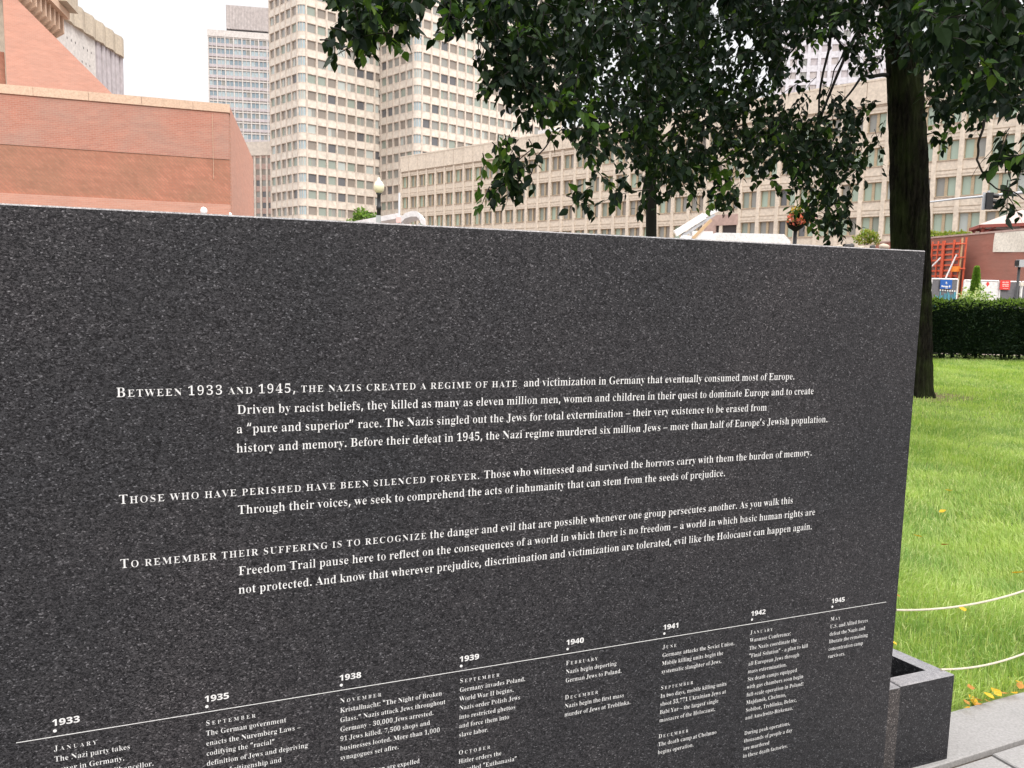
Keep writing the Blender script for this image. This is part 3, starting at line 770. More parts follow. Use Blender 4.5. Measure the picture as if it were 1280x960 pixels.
SZ = 0.0435
paras = [
    [(1.357, [(smallcaps('^BETWEEN ^1^9^3^3 AND ^1^9^4^5^, THE NAZIS CREATED A REGIME OF HATE'), -2.237, -1.335),
              ([('and victimization in Germany that eventually consumed most of Europe.', 1, 0)], -1.318, -0.468)]),
     (1.3125, [([('Driven by racist beliefs, they killed as many as eleven million men, women and children in their quest to dominate Europe and to create', 1, 0)], -1.999, -0.395)]),
     (1.2695, [([('a \u201cpure and superior\u201d race. The Nazis singled out the Jews for total extermination \u2013 their very existence to be erased from', 1, 0)], -2.001, -0.561)]),
     (1.2265, [([('history and memory. Before their defeat in 1945, the Nazi regime murdered six million Jews \u2013 more than half of Europe\u2019s Jewish population.', 1, 0)], -2.002, -0.335)])],
    [(1.1285, [(smallcaps('^THOSE WHO HAVE PERISHED HAVE BEEN SILENCED FOREVER.'), -2.239, -1.43),
               ([('Those who witnessed and survived the horrors carry with them the burden of memory.', 1, 0)], -1.419, -0.386)]),
     (1.0865, [([('Through their voices, we seek to comprehend the acts of inhumanity that can stem from the seeds of prejudice.', 1, 0)], -2.001, -0.692)])],
    [(0.988, [(smallcaps('^TO REMEMBER THEIR SUFFERING IS TO RECOGNIZE'), -2.241, -1.565),
              ([('the danger and evil that are possible whenever one group persecutes another. As you walk this', 1, 0)], -1.557, -0.445)]),
     (0.9455, [([('Freedom Trail pause here to reflect on the consequences of a world in which there is no freedom \u2013 a world in which basic human rights are', 1, 0)], -2.002, -0.359)]),
     (0.902, [([('not protected. And know that wherever prejudice, discrimination and victimization are tolerated, evil like the Holocaust can happen again.', 1, 0)], -2.003, -0.367)])],
]
for para in paras:
    m = MB()
    for z, segs in para:
        for runs, xa, xb in segs:
            set_line(m, runs, xa, z, SZ, FS, xb)
    m.build('inscription', MAT['lettering'], wall)

m = MB()
m.add([(-2.448, -0.0007, 0.6325), (-0.046, -0.0007, 0.6325), (-0.046, -0.0007, 0.6342), (-2.448, -0.0007, 0.6342)], [(0, 1, 2, 3)])
m.build('timeline_rule', MAT['lettering'], wall)

CS, CK, LH = 0.0256, 1.0, 0.0243
cols = [
    (-2.380, '1933', ['#JANUARY', 'The Nazi party takes', 'power in Germany.', 'Hitler becomes Chancellor.']),
    (-2.078, '1935', ['#SEPTEMBER', 'The German government', 'enacts the Nuremberg Laws \u2013', 'codifying the \u201cracial\u201d', 'definition of Jews and depriving', 'them of citizenship and', 'civil rights.']),
    (-1.776, '1938', ['#NOVEMBER', 'Kristallnacht: \u201cThe Night of Broken', 'Glass.\u201d Nazis attack Jews throughout', 'Germany - 30,000 Jews arrested.', '91 Jews killed. 7,500 shops and', 'businesses looted. More than 1,000', 'synagogues set afire.', '', 'Jewish children are expelled', 'from schools.']),
    (-1.474, '1939', ['#SEPTEMBER', 'Germany invades Poland.', 'World War II begins.', 'Nazis order Polish Jews', 'into restricted ghettos', 'and force them into', 'slave labor.', '', '#OCTOBER', 'Hitler orders the', 'so-called \u201cEuthanasia\u201d', 'program.']),
    (-1.175, '1940', ['#FEBRUARY', 'Nazis begin deporting', 'German Jews to Poland.', '', '#DECEMBER', 'Nazis begin the first mass', 'murder of Jews at Treblinka.']),
    (-0.874, '1941', ['#JUNE', 'Germany attacks the Soviet Union.', 'Mobile killing units begin the', 'systematic slaughter of Jews.', '', '#SEPTEMBER', 'In two days, mobile killing units', 'shoot 33,771 Ukrainian Jews at', 'Babi Yar \u2013 the largest single', 'massacre of the Holocaust.', '', '#DECEMBER', 'The death camp at Chelmno', 'begins operation.']),
    (-0.573, '1942', ['#JANUARY', 'Wannsee Conference:', 'The Nazis coordinate the', '\u201cFinal Solution\u201d - a plan to kill', 'all European Jews through', 'mass extermination.', 'Six death camps equipped', 'with gas chambers soon begin', 'full-scale operation in Poland:', 'Majdanek, Chelmno,', 'Sobibor, Treblinka, Belzec,', 'and Auschwitz-Birkenau.', '', 'During peak operations,', 'thousands of people a day', 'are murdered', 'in these death factories.']),
    (-0.270, '1945', ['#MAY', 'U.S. and Allied forces', 'defeat the Nazis and', 'liberate the remaining', 'concentration camp', 'survivors.']),
]
CK = 0.182 / (runs_width([('Germany invades Poland.', 1, 0)], FS) * CS)
for u, yr, lines in cols:
    m = MB()
    set_line(m, [(yr, 1, 0.0)], u - 0.002, 0.6575, 0.0300, FN, u + 0.052)
    yf = m.build('year_figures', MAT['lettering'], wall)
    m = MB()
    pts = [(u + 0.0035 + 0.0036 * math.cos(2 * math.pi * i / 20), -0.0007, 0.6462 + 0.0036 * math.sin(2 * math.pi * i / 20)) for i in range(20)]
    m.add(pts, [tuple(range(20))])
    m.build('date_dot', MAT['lettering'], yf)
    m = MB()
    for i, s in enumerate(lines):
        z = 0.6010 - LH * i
        if s.startswith('#'):
            set_line(m, [(s[1], 1.0, 0.16), (s[2:], 0.74, 0.16)], u, z, CS, FS, None, CK)
        elif s:
            set_line(m, [(s, 1, 0)], u, z, CS, FS, None, CK)
    m.build('caption', MAT['lettering'], wall)

# pebbles left on the wall's top
def pebble(px, mat, sx, sy, sz, label, back=0.04, rot=0.0):
    d = ray(px, 300)
    # meet the wall's front plane, then step back onto the top
    nrm = Vector((math.sin(YAW), -math.cos(YAW), 0)); P = Vector((WX, WY, 0))
    tt = (P - EYE).dot(nrm) / d.dot(nrm)
    X = EYE + d * tt; X.z = 0
    loc = X - nrm * back
    b = MB(); vs = []; fs = []
    NU, NV = 14, 8
    ph = random.uniform(0, 6)
    for j in range(NV + 1):
        th = math.pi * j / NV
        for i in range(NU):
            a = 2 * math.pi * i / NU
            r = 1 + 0.09 * math.sin(2 * a + ph) * math.sin(th) + 0.05 * math.sin(3 * a + 2 * ph + j)
            vs.append((sx * r * math.sin(th) * math.cos(a), sy * r * math.sin(th) * math.sin(a), sz + sz * math.cos(th) * (1 + 0.08 * math.sin(a + ph))))
    for j in range(NV):
        for i in range(NU):
            fs.append((j * NU + i, (j + 1) * NU + i, (j + 1) * NU + (i + 1) % NU, j * NU + (i + 1) % NU))
    b.add(vs, fs, 0, None, True)
    o = b.build('pebble', MAT[mat])
    o.location = (loc.x, loc.y, TOPZ - 0.0012)
    o.rotation_euler = (0, 0, YAW + rot)
    tag(o, label, 'pebble', 'stones left on the wall top')
    return o


pebble(1119, 'stone_tan', 0.019, 0.014, 0.0095, 'largest tan rounded pebble near the right end of the granite wall top')
pebble(1104.5, 'stone_dark', 0.009, 0.008, 0.0065, 'small dark pebble just left of the big tan pebble on the wall')
pebble(1090, 'stone_tan', 0.011, 0.008, 0.004, 'flat pale tan pebble between the dark pebbles on the wall top')
pebble(1070, 'stone_dark', 0.013, 0.009, 0.0055, 'flat dark pebble leftmost of the dark stones on the wall', 0.03)
pebble(1081, 'stone_dark', 0.009, 0.008, 0.0075, 'taller dark pebble beside the flat dark one on the wall', 0.05)
pebble(1061, 'stone_tan', 0.010, 0.008, 0.004, 'thin pale pebble at the left end of the stone cluster', 0.035)
pebble(256, 'stone_white', 0.0075, 0.006, 0.0085, 'upright white pebble near the left end of the granite wall top', 0.03)
pebble(289.5, 'stone_white', 0.0035, 0.003, 0.0042, 'tiny cream pebble right of the white pebble on the wall', 0.03)

# ------------------------------------------------------------------ granite planter at the wall's end
pl = thing('stone_planter', 'low black granite planter box with sky-lit pale sawn rim at the end of the wall', 'planter', (WX, WY, 0), YAW)
PH = 0.309
A_, B_, C_, D_ = (0.0905, 0.0377), (0.339, 0.0377), (0.272, 0.46), (0.0905, 0.46)
a_, b_, c_, d_ = (0.0925, 0.094), (0.268, 0.094), (0.218, 0.405), (0.0925, 0.405)
m = MB()
outer = [A_, B_, C_, D_]; inner = [a_, b_, c_, d_]
ch = 0.003
def inset(P, k):
    cx = sum(p[0] for p in P) / 4; cy = sum(p[1] for p in P) / 4
    return [(p[0] + (k if p[0] < cx else -k), p[1] + (k if p[1] < cy else -k)) for p in P]
oi = inset(outer, ch)
vs = [(x, y, -0.03) for x, y in outer] + [(x, y, PH - ch) for x, y in outer] + [(x, y, PH) for x, y in oi] + [(x, y, PH) for x, y in inner] + [(x, y, 0.05) for x, y in inner]
fq = lambda a, b: [(a + i, a + (i + 1) % 4, b + (i + 1) % 4, b + i) for i in range(4)]
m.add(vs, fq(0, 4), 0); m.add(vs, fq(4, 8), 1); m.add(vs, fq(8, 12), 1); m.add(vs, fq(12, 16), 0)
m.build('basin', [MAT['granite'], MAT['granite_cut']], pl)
m = MB(); m.prism([(x, y) for x, y in inner], 0.03, 0.17); m.build('soil', MAT['soil'], pl)
m = MB()
q = [(0.016, 0.0345), (0.0885, 0.0345), (0.0885, 0.46), (0.016, 0.46)]
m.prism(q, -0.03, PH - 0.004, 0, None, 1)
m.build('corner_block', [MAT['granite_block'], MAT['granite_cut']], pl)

# ------------------------------------------------------------------ rope fence along the lawn
rf = thing('rope_fence', 'low rope barrier of two pale strands strung along the lawn edge', 'rope fence', (0, 0, 0))
def wl(x, y, z):
    v = Matrix.Rotation(YAW, 3, 'Z') @ Vector((x, y, 0))
    return Vector((WX + v.x, WY + v.y, z))
lo0 = wl(0.318, 0.075, PH + 0.004)
dirr = Vector((0.905, 0.425, 0)).normalized()
def fence_pt(px, py):
    d = ray(px, py)
    nrm = Vector((-dirr.y, dirr.x, 0))
    tt = (lo0 - EYE).dot(nrm) / d.dot(nrm)
    return EYE + d * tt
lo1 = fence_pt(1280, 817)
up0 = fence_pt(1120, 762.5); up1 = fence_pt(1198, 758); up2 = fence_pt(1280, 738.5)
post = lo0 + dirr * 1.35
def quad_through(p, q, s, tq, n=28, t1=1.0):
    """parabola in the fence plane through three points, by distance along it"""
    X = [(v - lo0).dot(dirr) for v in (p, q, s)]; Z = [v.z for v in (p, q, s)]
    co = np.polyfit(X, Z, 2)
    r = []
    for i in range(n + 1):
        x = X[0] + (1.35 - X[0]) * i / n
        v = lo0 + dirr * x
        r.append((v.x, v.y, float(np.polyval(co, x))))
    return r
lmid = fence_pt(1236, 830.5)
for pts in (quad_through(lo0, lmid, lo1, 1), quad_through(up0, up1, up2, 1)):
    m = MB(); m.tube(pts, 0.0037, 8); m.build('rope', MAT['rope'], rf)
m = MB(); m.tube([(post.x, post.y, -0.02), (post.x, post.y, 0.9)], 0.022, 12); m.tube([(post.x, post.y, 0.9), (post.x, post.y, 0.93)], 0.028, 12)
m.build('post', MAT['black'], rf)

# ------------------------------------------------------------------ buildings
def window_mesh(name, w_, h_, frame_mat, panes, fr=0.07, mull=0.0, depth=0.09, sash=False):
    """window at its centre: frame with one or two panes; local -y faces out"""
    b = MB()
    mats = [frame_mat] + list(panes)
    hw, hh = w_ / 2, h_ / 2
    b.box(-hw, hw, 0, depth, hh - fr, hh, 0); b.box(-hw, hw, 0, depth, -hh, -hh + fr, 0)
    b.box(-hw, -hw + fr, 0.002, depth, -hh + fr, hh - fr, 0); b.box(hw - fr, hw, 0.002, depth, -hh + fr, hh - fr, 0)
    y = depth * 0.6
    if mull > 0:
        b.box(-mull / 2, mull / 2, -0.01, depth, -hh + fr, hh - fr, 0)
        segs = [(-hw + fr, -mull / 2), (mull / 2, hw - fr)]
    else:
        segs = [(-hw + fr, hw - fr)]
    for i, (xa, xb) in enumerate(segs):
        b.add([(xa, y, -hh + fr), (xb, y, -hh + fr), (xb, y, hh - fr), (xa, y, hh - fr)], [(0, 1, 2, 3)], 1 + i % len(panes))
        if sash:
            b.box(xa, xb, y - 0.03, y - 0.004, -0.03, 0.03, 0)
    return b.mesh(name, mats)


def put_windows(root, spots, limit=100):
    """spots: (priority, mesh, Matrix). The largest become parts of their own, the rest one part"""
    spots = sorted(spots, key=lambda s: s[0])
    for pr, me, M in spots[:limit]:
        o = link('window', me, root)
        o.location = M.to_translation(); o.rotation_euler = M.to_euler()
    rest = spots[limit:]
    if rest:
        b = MB(); mats = []
        for pr, me, M in rest:
            base = []
            for mt in me.materials:
                if mt not in mats: mats.append(mt)
                base.append(mats.index(mt))
            vs = [M @ v.co for v in me.vertices]
            o = len(b.v)
            b.v += [tuple(v) for v in vs]
            for p in me.polygons:
                b.f.append(tuple(i + o for i in p.vertices)); b.mi.append(base[p.material_index]); b.smooth.append(False)
        o = b.build('windows', mats, root)
        o['kind'] = 'stuff'


def px_of(P):
    v = Vector(P) - EYE; z = v.dot(FWD)
    return 640 + FPIX * v.dot(RGT) / z, 480 - FPIX * v.dot(UPV) / z


def visibility(root_M, x, z):
    """windows in or near the picture and above the wall come first"""
    p = root_M @ Vector((x, 0, z))
    if p.y < 1: return 9e9
    px, py = px_of(p)
    pen = 0
    if px < -20 or px > 1300: pen += 4000
    if py < -30: pen += 2000
    if py > 250 + px * 0.055 + 20: pen += 2000
    return pen + (p - EYE).length


# ---- long office block across the street (curved street front, two panes to a bay)
ang = math.atan2(-0.71, 0.705)
rootM = frame(-21.5, 154, ang)
cp = thing('office_block', 'long cream concrete office block with rows of paired windows behind the trees', 'building', (-21.5, 154, 0), ang)
BAY, ST, NB = 2.52, 3.75, 56
ZC = [20.75, 17.0, 13.25, 9.5, 5.75]
PIER = 0.46
m = MB()
Lw = BAY * NB
m.box(0, Lw, 0.52, 16, 0, 22.9, 0)
for i in range(NB + 1):
    x = i * BAY
    m.box(x - PIER / 2, x + PIER / 2, -0.10, 0.50, 0, 22.6, 0)
WH = 2.02
for zc in ZC:
    zt = zc + WH / 2 + (ST - WH)
    m.box(-0.25, Lw + 0.25, 0.02, 0.505, zc + WH / 2, zt if zc != ZC[0] else 22.7, 0)
    m.box(-0.25, Lw + 0.25, -0.02, 0.03, zc + WH / 2 + 0.28, zc + WH / 2 + 0.62, 0)
    m.box(-0.25, Lw + 0.25, -0.045, 0.0, zc + WH / 2 + 0.62, zc + WH / 2 + 0.70, 1)
    m.box(-0.25, Lw + 0.25, -0.06, 0.02, zc - WH / 2 - 0.10, zc - WH / 2 - 0.02, 1)
m.box(-0.25, Lw + 0.25, 0.02, 0.505, 0, ZC[-1] - WH / 2 - 0.02, 0)
m.build('wall', [MAT['concrete'], MAT['concrete_line']], cp)
m = MB()
for i in range(NB):
    m.box(i * BAY + 0.035, (i + 1) * BAY - 0.035, -0.22, 0.4, 22.65, 25.2, 0)
m.box(0, Lw, -0.16, 0.38, 22.68, 25.1, 1)
m.box(-0.1, Lw + 0.1, -0.26, 0.5, 25.2, 25.42, 0)
m.build('parapet', [MAT['concrete'], MAT['concrete_line']], cp)
m = MB(); m.box(0.2, Lw - 0.2, 0.55, 15.8, 22.9, 24.6, 0); rf_ = m.build('roof', MAT['pale_conc'], cp)
for x0 in (34, 39, 44.5, 52, 61):
    m = MB(); m.box(x0, x0 + 3.4, 1.0, 3.0, 24.6, 26.1 + (x0 % 3) * 0.2, 0); m.build('roof_unit', MAT['white_fabric'], rf_)
g = MAT
pool = [window_mesh('window', BAY - PIER, WH, g['tan'], p, 0.07, 0.30, 0.2) for p in
        ([g['blind'], g['blind']], [g['blind'], g['pane_grey']], [g['pane_grey'], g['blind']], [g['pane_pale'], g['blind']], [g['pane_dark'], g['blind']], [g['blind'], g['blind2']], [g['blind2'], g['pane_grey']], [g['pane_grey'], g['pane_brown']])]
spots = []
doorbays = []
for i in range(NB):
    x = (i + 0.5) * BAY
    for zi, zc in enumerate(ZC):
        far = i < 30
        px, py = px_of(rootM @ Vector((x, 0, zc)))
        if zi >= 3 and 878 < px < 922:
            if zi == 3: doorbays.append(x)
            continue
        kk = random.choice([6, 7, 7, 6, 1, 2, 5] if (far and zi < 2) else ([7, 6, 5, 1] if far else [0, 0, 1, 2, 3, 4, 5]))
        spots.append((visibility(rootM, x, zc), pool[kk], Matrix.Translation((x, 0.28, zc))))
put_windows(cp, spots)
if doorbays:
    xa, xb = min(doorbays) - BAY / 2, max(doorbays) + BAY / 2
    m = MB()
    m.box(xa + 0.1, xb - 0.1, -0.14, 0.3, ZC[3] + 0.75, ZC[3] + 2.1, 0)
    m.box(xa + 0.1, xa + (xb - xa) * 0.36, -0.13, 0.3, ZC[4] - 1.0, ZC[3] + 0.75, 0)
    m.build('passage_surround', MAT['pinkpanel'], cp)
    m = MB(); m.box(xa + (xb - xa) * 0.36, xb - 0.3, 0.12, 0.32, ZC[4] - 1.0, ZC[3] + 0.74, 0)
    m.build('passage', MAT['recess'], cp)


# ---- the two offset office towers with rounded corners
def tower(name, label, cx, cy, a, nl, nr, zrows, top, phase):
    root = thing(name, label, 'tower', (cx, cy, 0), 0)
    B, ST, RAD = 2.6, 3.67, 1.5
    # right face: from the corner along (cos a, sin a); left face: from the far end to the corner
    da = Vector((math.cos(a), math.sin(a), 0)); dl = Vector((-math.sin(a), math.cos(a), 0))
    # local frames; x runs left to right as seen from the street, -y is out
    FR = Matrix.Translation(da * RAD) @ Matrix.Rotation(a, 4, 'Z')
    FL = Matrix.Translation(dl * (RAD + nl * B)) @ Matrix.Rotation(a - math.pi / 2, 4, 'Z')
    ctr = da * RAD + dl * RAD
    def arc(r, k=7):
        return [ctr + Vector((math.cos(a + math.pi + math.pi / 2 * i / k), math.sin(a + math.pi + math.pi / 2 * i / k), 0)) * r for i in range(k + 1)]
    def path(off):
        p0 = FL @ Vector((0, -off, 0)); p9 = FR @ Vector((nr * B, -off, 0))
        return [p0] + arc(RAD + off) + [p9]
    m = MB()
    def band(o1, o2, z0, z1, mi=0):
        A = path(o2); C = path(o1)
        n = len(A)
        vs = [(p.x, p.y, z0) for p in A] + [(p.x, p.y, z1) for p in A] + [(p.x, p.y, z0) for p in C] + [(p.x, p.y, z1) for p in C]
        fs = []
        for i in range(n - 1):
            fs.append((i, i + 1, n + i + 1, n + i))
            fs.append((n + i, n + i + 1, 3 * n + i + 1, 3 * n + i))
            fs.append((i + 1, i, 2 * n + i, 2 * n + i + 1))
        m.add(vs, fs, mi)
    # core volume
    core = [(p.x, p.y) for p in path(-0.5)]
    back = FR @ Vector((nr * B, 22, 0)); bl = FL @ Vector((0, 22, 0))
    m.prism(core + [(back.x, back.y), (bl.x, bl.y)], 0, top, 0)
    WHH = 1.92
    z = phase
    zs = []
    while z + 2 < top:
        zs.append(z); z += ST
    for z in zs:
        band(-0.45, 0.0, z + WHH / 2, z + ST - WHH / 2, 0)
        band(-0.40, 0.035, z + WHH / 2 + 0.02, z + WHH / 2 + 0.14, 1)
        band(-0.40, 0.030, z + ST - WHH / 2 - 0.14, z + ST - WHH / 2 - 0.02, 1)
    band(-0.45, 0.0, 0, zs[0] - WHH / 2, 0)
    for F, n in ((FR, nr), (FL, nl)):
        for i in range(n + 1):
            m.box(i * B - 0.21, i * B + 0.21, -0.10, 0.42, 0, top - 0.2, 1, F)
    m.build('wall', [MAT['tower_conc'], MAT['tower_pier']], root)
    # windows
    wpool = [window_mesh('window', B - 0.42, WHH, g['tower_pier'], p, 0.05, mu, 0.12) for p, mu in
             (([g['pane_grey']], 0), ([g['pane_brown']], 0), ([g['blind2'], g['pane_grey']], 0.06), ([g['pane_pale'], g['pane_grey']], 0.06), ([g['blind2']], 0), ([g['pane_dark']], 0), ([g['pane_pale']], 0))]
    spots = []
    Mr = Matrix.Translation((cx, cy, 0))
    for F, n, wts in ((FR, nr, [3, 4, 4, 3, 3, 2, 2]), (FL, nl, [5, 5, 2, 1, 3, 0.6, 0.4])):
        for i in range(n):
            for z in zs:
                k = random.choices(range(7), wts)[0]
                spots.append((visibility(Mr @ F, (i + 0.5) * B, z), wpool[k], F @ Matrix.Translation(((i + 0.5) * B, 0.2, z))))
    # corner windows: a curved strip of pale glass with two posts
    for z in zs:
        b = MB()
        P = arc(RAD - 0.16, 8)
        n = len(P)
        b.add([(p.x, p.y, -WHH / 2) for p in P] + [(p.x, p.y, WHH / 2) for p in P], [(i, i + 1, n + i + 1, n + i) for i in range(n - 1)], 0, None, True)
        for i in (3, 5):
            p = arc(RAD - 0.06, 8)[i]
            b.box(p.x - 0.05, p.x + 0.05, p.y - 0.05, p.y + 0.05, -WHH / 2, WHH / 2, 1)
        me = b.mesh('corner_window', [MAT['pane_blue'] if random.random() < 0.7 else MAT['pane_pale'], MAT['tower_pier']])
        spots.append((visibility(Mr, 0, z) - 30, me, Matrix.Translation((0, 0, z))))
    put_windows(root, spots)
    m = MB(); m.prism([(p.x, p.y) for p in path(0.05)] + [(back.x, back.y), (bl.x, bl.y)], top, top + 1.2); m.build('roof', MAT['tower_conc'], root)
    return root


A = R(43.6)
t1 = at(376, 130, 188)
tw1 = tower('office_tower', 'left one of the twin cream towers, next to the pale blue windowed high-rise', t1.x, t1.y, A, 5, 10, None, 104, 18.4 - 3.67 * 4)
t2 = at(521, 130, 191.7)
tw2 = tower('office_tower', 'right one of the twin cream towers, its lower floors behind the long office block', t2.x, t2.y, A, 6, 18, None, 104, 17.2 - 3.67 * 4)

# ---- pale high-rise with bluish windows further back
hr = at(259.7, 38.7, 300)
rot = R(10)
hroot = thing('high_rise', 'far pale grey high-rise with bluish windows and a ribbed plant box on its roof', 'high-rise', (hr.x, hr.y, 0), rot)
HM = frame(hr.x, hr.y, rot)
NB2, B2, S2 = 14, 2.9, 3.66
topz = hr.z
m = MB()
m.box(0, NB2 * B2, 0.45, 18, 0, topz, 0)
zs = [topz - 2.9 - S2 * i for i in range(26)]
for i in range(NB2 + 1):
    m.box(i * B2 - 0.18, i * B2 + 0.18, -0.12, 0.44, 0, topz - 0.6, 0)
    if i < NB2: m.box(i * B2 + B2 / 2 - 0.07, i * B2 + B2 / 2 + 0.07, -0.03, 0.44, 0, topz - 0.6, 0)
for z in zs:
    m.box(-0.2, NB2 * B2 + 0.2, 0.0, 0.445, z + 0.9, z + 1.25, 0)
    m.box(-0.2, NB2 * B2 + 0.2, 0.06, 0.445, z + S2 - 1.9, z + S2 - 0.9, 1)
m.box(-0.2, NB2 * B2 + 0.2, -0.2, 0.45, topz - 1.6, topz + 0.6, 0)
m.build('wall', [MAT['pale_conc'], MAT['lilac']], hroot)
wp = [window_mesh('window', B2 - 0.4, 1.8, g['pale_conc'], p, 0.05, 0.16, 0.12) for p in ([g['pane_steel'], g['pane_grey']], [g['pane_steel'], g['pane_steel']], [g['pane_blue'], g['pane_blue']], [g['pane_blue'], g['pane_steel']])]
row_kind = [random.random() < 0.3 for _ in zs]
spots = [(visibility(HM, (i + .5) * B2, z), wp[random.choices(range(4), [1, 1, 5, 4] if row_kind[zi] else [3, 3, 2, 1])[0]], Matrix.Translation(((i + .5) * B2, 0.2, z))) for zi, z in enumerate(zs) for i in range(NB2)]
put_windows(hroot, spots)
p1 = HM.inverted() @ at(281.4, 40, 301)
m = MB()
x0 = p1.x
m.box(x0, NB2 * B2 - 4, 3, 14, topz + 0.3, topz + 2.0, 1)
m.box(x0, NB2 * B2 - 4, 2.4, 14, topz + 2.0, topz + 10.2, 0)
for i in range(30):
    xx = x0 + (NB2 * B2 - 4 - x0) * (i + 0.5) / 30
    m.box(xx - 0.16, xx + 0.16, 2.15, 2.42, topz + 2.05, topz + 10.1, 0)
m.build('plant_box', [MAT['mech'], MAT['slot']], hroot)

# ---- low block in front of the towers, columns of small windows
lb = at(290, 270, 226); lb2 = at(352, 270, 222)
aL = math.atan2(lb2.y - lb.y, lb2.x - lb.x)
lroot = thing('low_office_block', 'small cream office block with pinkish strips between its windows beside the brick block', 'building', (lb.x, lb.y, 0), aL)
LM = frame(lb.x, lb.y, aL)
lt = at(310, 178, 225).z
m = MB(); n9, b9, s9 = 8, 1.83, 2.96
m.box(0, n9 * b9, 0.3, 14, 0, lt - 0.2, 0)
m.box(-0.15, n9 * b9 + 0.15, -0.25, 0.6, lt - 3.6, lt, 0)
zs = [lt - 5.0 - s9 * i for i in range(12) if lt - 5.0 - s9 * i > 1]
for i in range(n9 + 1):
    m.box(i * b9 - 0.28, i * b9 + 0.28, -0.05, 0.29, 0, lt - 3.6, 0)
    if i < n9:
        for z in zs: m.box(i * b9 + 0.30, i * b9 + b9 - 0.30, 0.05, 0.295, z + 0.8, z + s9 - 0.8, 1)
m.build('wall', [MAT['tower_conc'], MAT['pinkpanel']], lroot)
wm = [window_mesh('window', b9 - 0.6, 1.6, g['tower_pier'], [p], 0.05, 0, 0.1) for p in (g['pane_brown'], g['pane_grey'], g['pane_dark'])]
put_windows(lroot, [(visibility(LM, (i + .5) * b9, z), random.choice(wm), Matrix.Translation(((i + .5) * b9, 0.12, z))) for i in range(n9) for z in zs])

# ---- white tower glimpsed through the leaves on the right
wt = at(968, 160, 260)
wroot = thing('white_tower', 'bluish white tower glimpsed through the leaves left of the big trunk', 'tower', (wt.x, wt.y, 0), R(-14))
WM = frame(wt.x, wt.y, R(-14))
wtop = at(1040, -10, 255).z + 30
m = MB()
nW, bW, sW = 13, 3.0, 3.9
m.box(0, nW * bW, 0.4, 24, 0, wtop - 30, 0)
zs = [wtop - 34 - sW * i for i in range(22) if wtop - 34 - sW * i > 2]
for i in range(nW + 1): m.box(i * bW - 0.45, i * bW + 0.45, -0.1, 0.39, 0, wtop - 31, 0)
for z in zs: m.box(-0.3, nW * bW + 0.3, 0.0, 0.395, z + 1.05, z + sW - 1.05, 0)
m.box(-0.3, nW * bW + 0.3, -0.2, 0.6, wtop - 31.6, wtop - 29.6, 0)
m.box(9, nW * bW - 4, 3.0, 22, wtop - 30, wtop - 8, 0)
for i in range(8): m.box(10 + i * 3.1, 10.9 + i * 3.1, 2.7, 3.0, wtop - 29.4, wtop - 9, 0)
m.build('wall', MAT['white_tower'], wroot)
wm = [window_mesh('window', bW - 0.9, 2.1, g['white_tower'], [p], 0.06, 0, 0.12) for p in (g['lilac'], g['pane_grey'], g['mech'])]
put_windows(wroot, [(visibility(WM, (i + .5) * bW, z), random.choice(wm), Matrix.Translation(((i + .5) * bW, 0.15, z))) for i in range(nW) for z in zs])

# ---- the brick terrace block on the left
c1 = at(286.5, 130.5, 37)
bt = c1.z
def Y_for(px, py, z):
    d = ray(px, py); return d.y * (z - EYE.z) / d.z
yl = Y_for(0, 105, bt)
c0 = at(0, 105, yl)
yr = Y_for(316.5, 199, bt)
c2 = at(316.5, 199, yr)
aB = math.atan2(c1.y - c0.y, c1.x - c0.x)
broot = thing('brick_block', 'massive red brick terrace block with a pale coping and a darker herringbone band', 'building', (c1.x, c1.y, 0), aB)
BI = frame(c1.x, c1.y, aB).inverted()
s2 = BI @ Vector((c2.x, c2.y, 0))
def hz(px, py, Y): return at(px, py, Y).z
zcop = hz(286, 141, 37); zmid = hz(286, 199.5, 37); zled = hz(286, 256, 37)
XL = -26.0
far = Vector((s2.x, s2.y, 0))
m = MB(); m.prism([(XL, 0.0), (-0.02, 0.0), (-0.02, 0.25), (XL, 0.25)], zmid, zcop); m.build('upper_wall', MAT['brick'], broot)
m = MB(); m.prism([(XL, 0.025), (-0.02, 0.025), (-0.02, 0.30), (XL, 0.30)], zled, zmid); m.build('herringbone_band', MAT['brick_band'], broot)
m = MB()
m.prism([(XL, -0.10), (-0.02, -0.10), (-0.02, 0.30), (XL, 0.30)], -0.05, zled); m.build('base_wall', MAT['brick_ledge'], broot)
# the flank: a wall of its own direction, brick texture laid along it
La = math.atan2(far.y, far.x)
fl = (far.x ** 2 + far.y ** 2) ** 0.5
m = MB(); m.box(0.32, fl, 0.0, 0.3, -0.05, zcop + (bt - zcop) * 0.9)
o = m.build('side_wall', MAT['brick_ledge'], broot); o.rotation_euler = (0, 0, La)  # paler brick puts the sunlight on this flank into its colour
m = MB(); m.prism([(XL, 0.35), (-0.4, 0.35), (far.x - 0.4, far.y), (XL, far.y)], -0.05, zcop - 0.05); m.build('terrace', MAT['paving'], broot)
m = MB()
xs = [XL] + [-22 + 2.05 * i for i in range(11)] + [0.03]
for i in range(len(xs) - 1):
    m.box(xs[i] + 0.006, xs[i + 1] - 0.006, -0.05, 0.5, zcop, bt)
m.build('coping', MAT['coping'], broot)
# a leaning strip of mortar seen as a pale downpipe line near the corner
m = MB(); m.box(-0.715, -0.70, -0.03, -0.001, zmid - 0.9, zcop - 0.1); m.build('downpipe', MAT['coping'], broot)

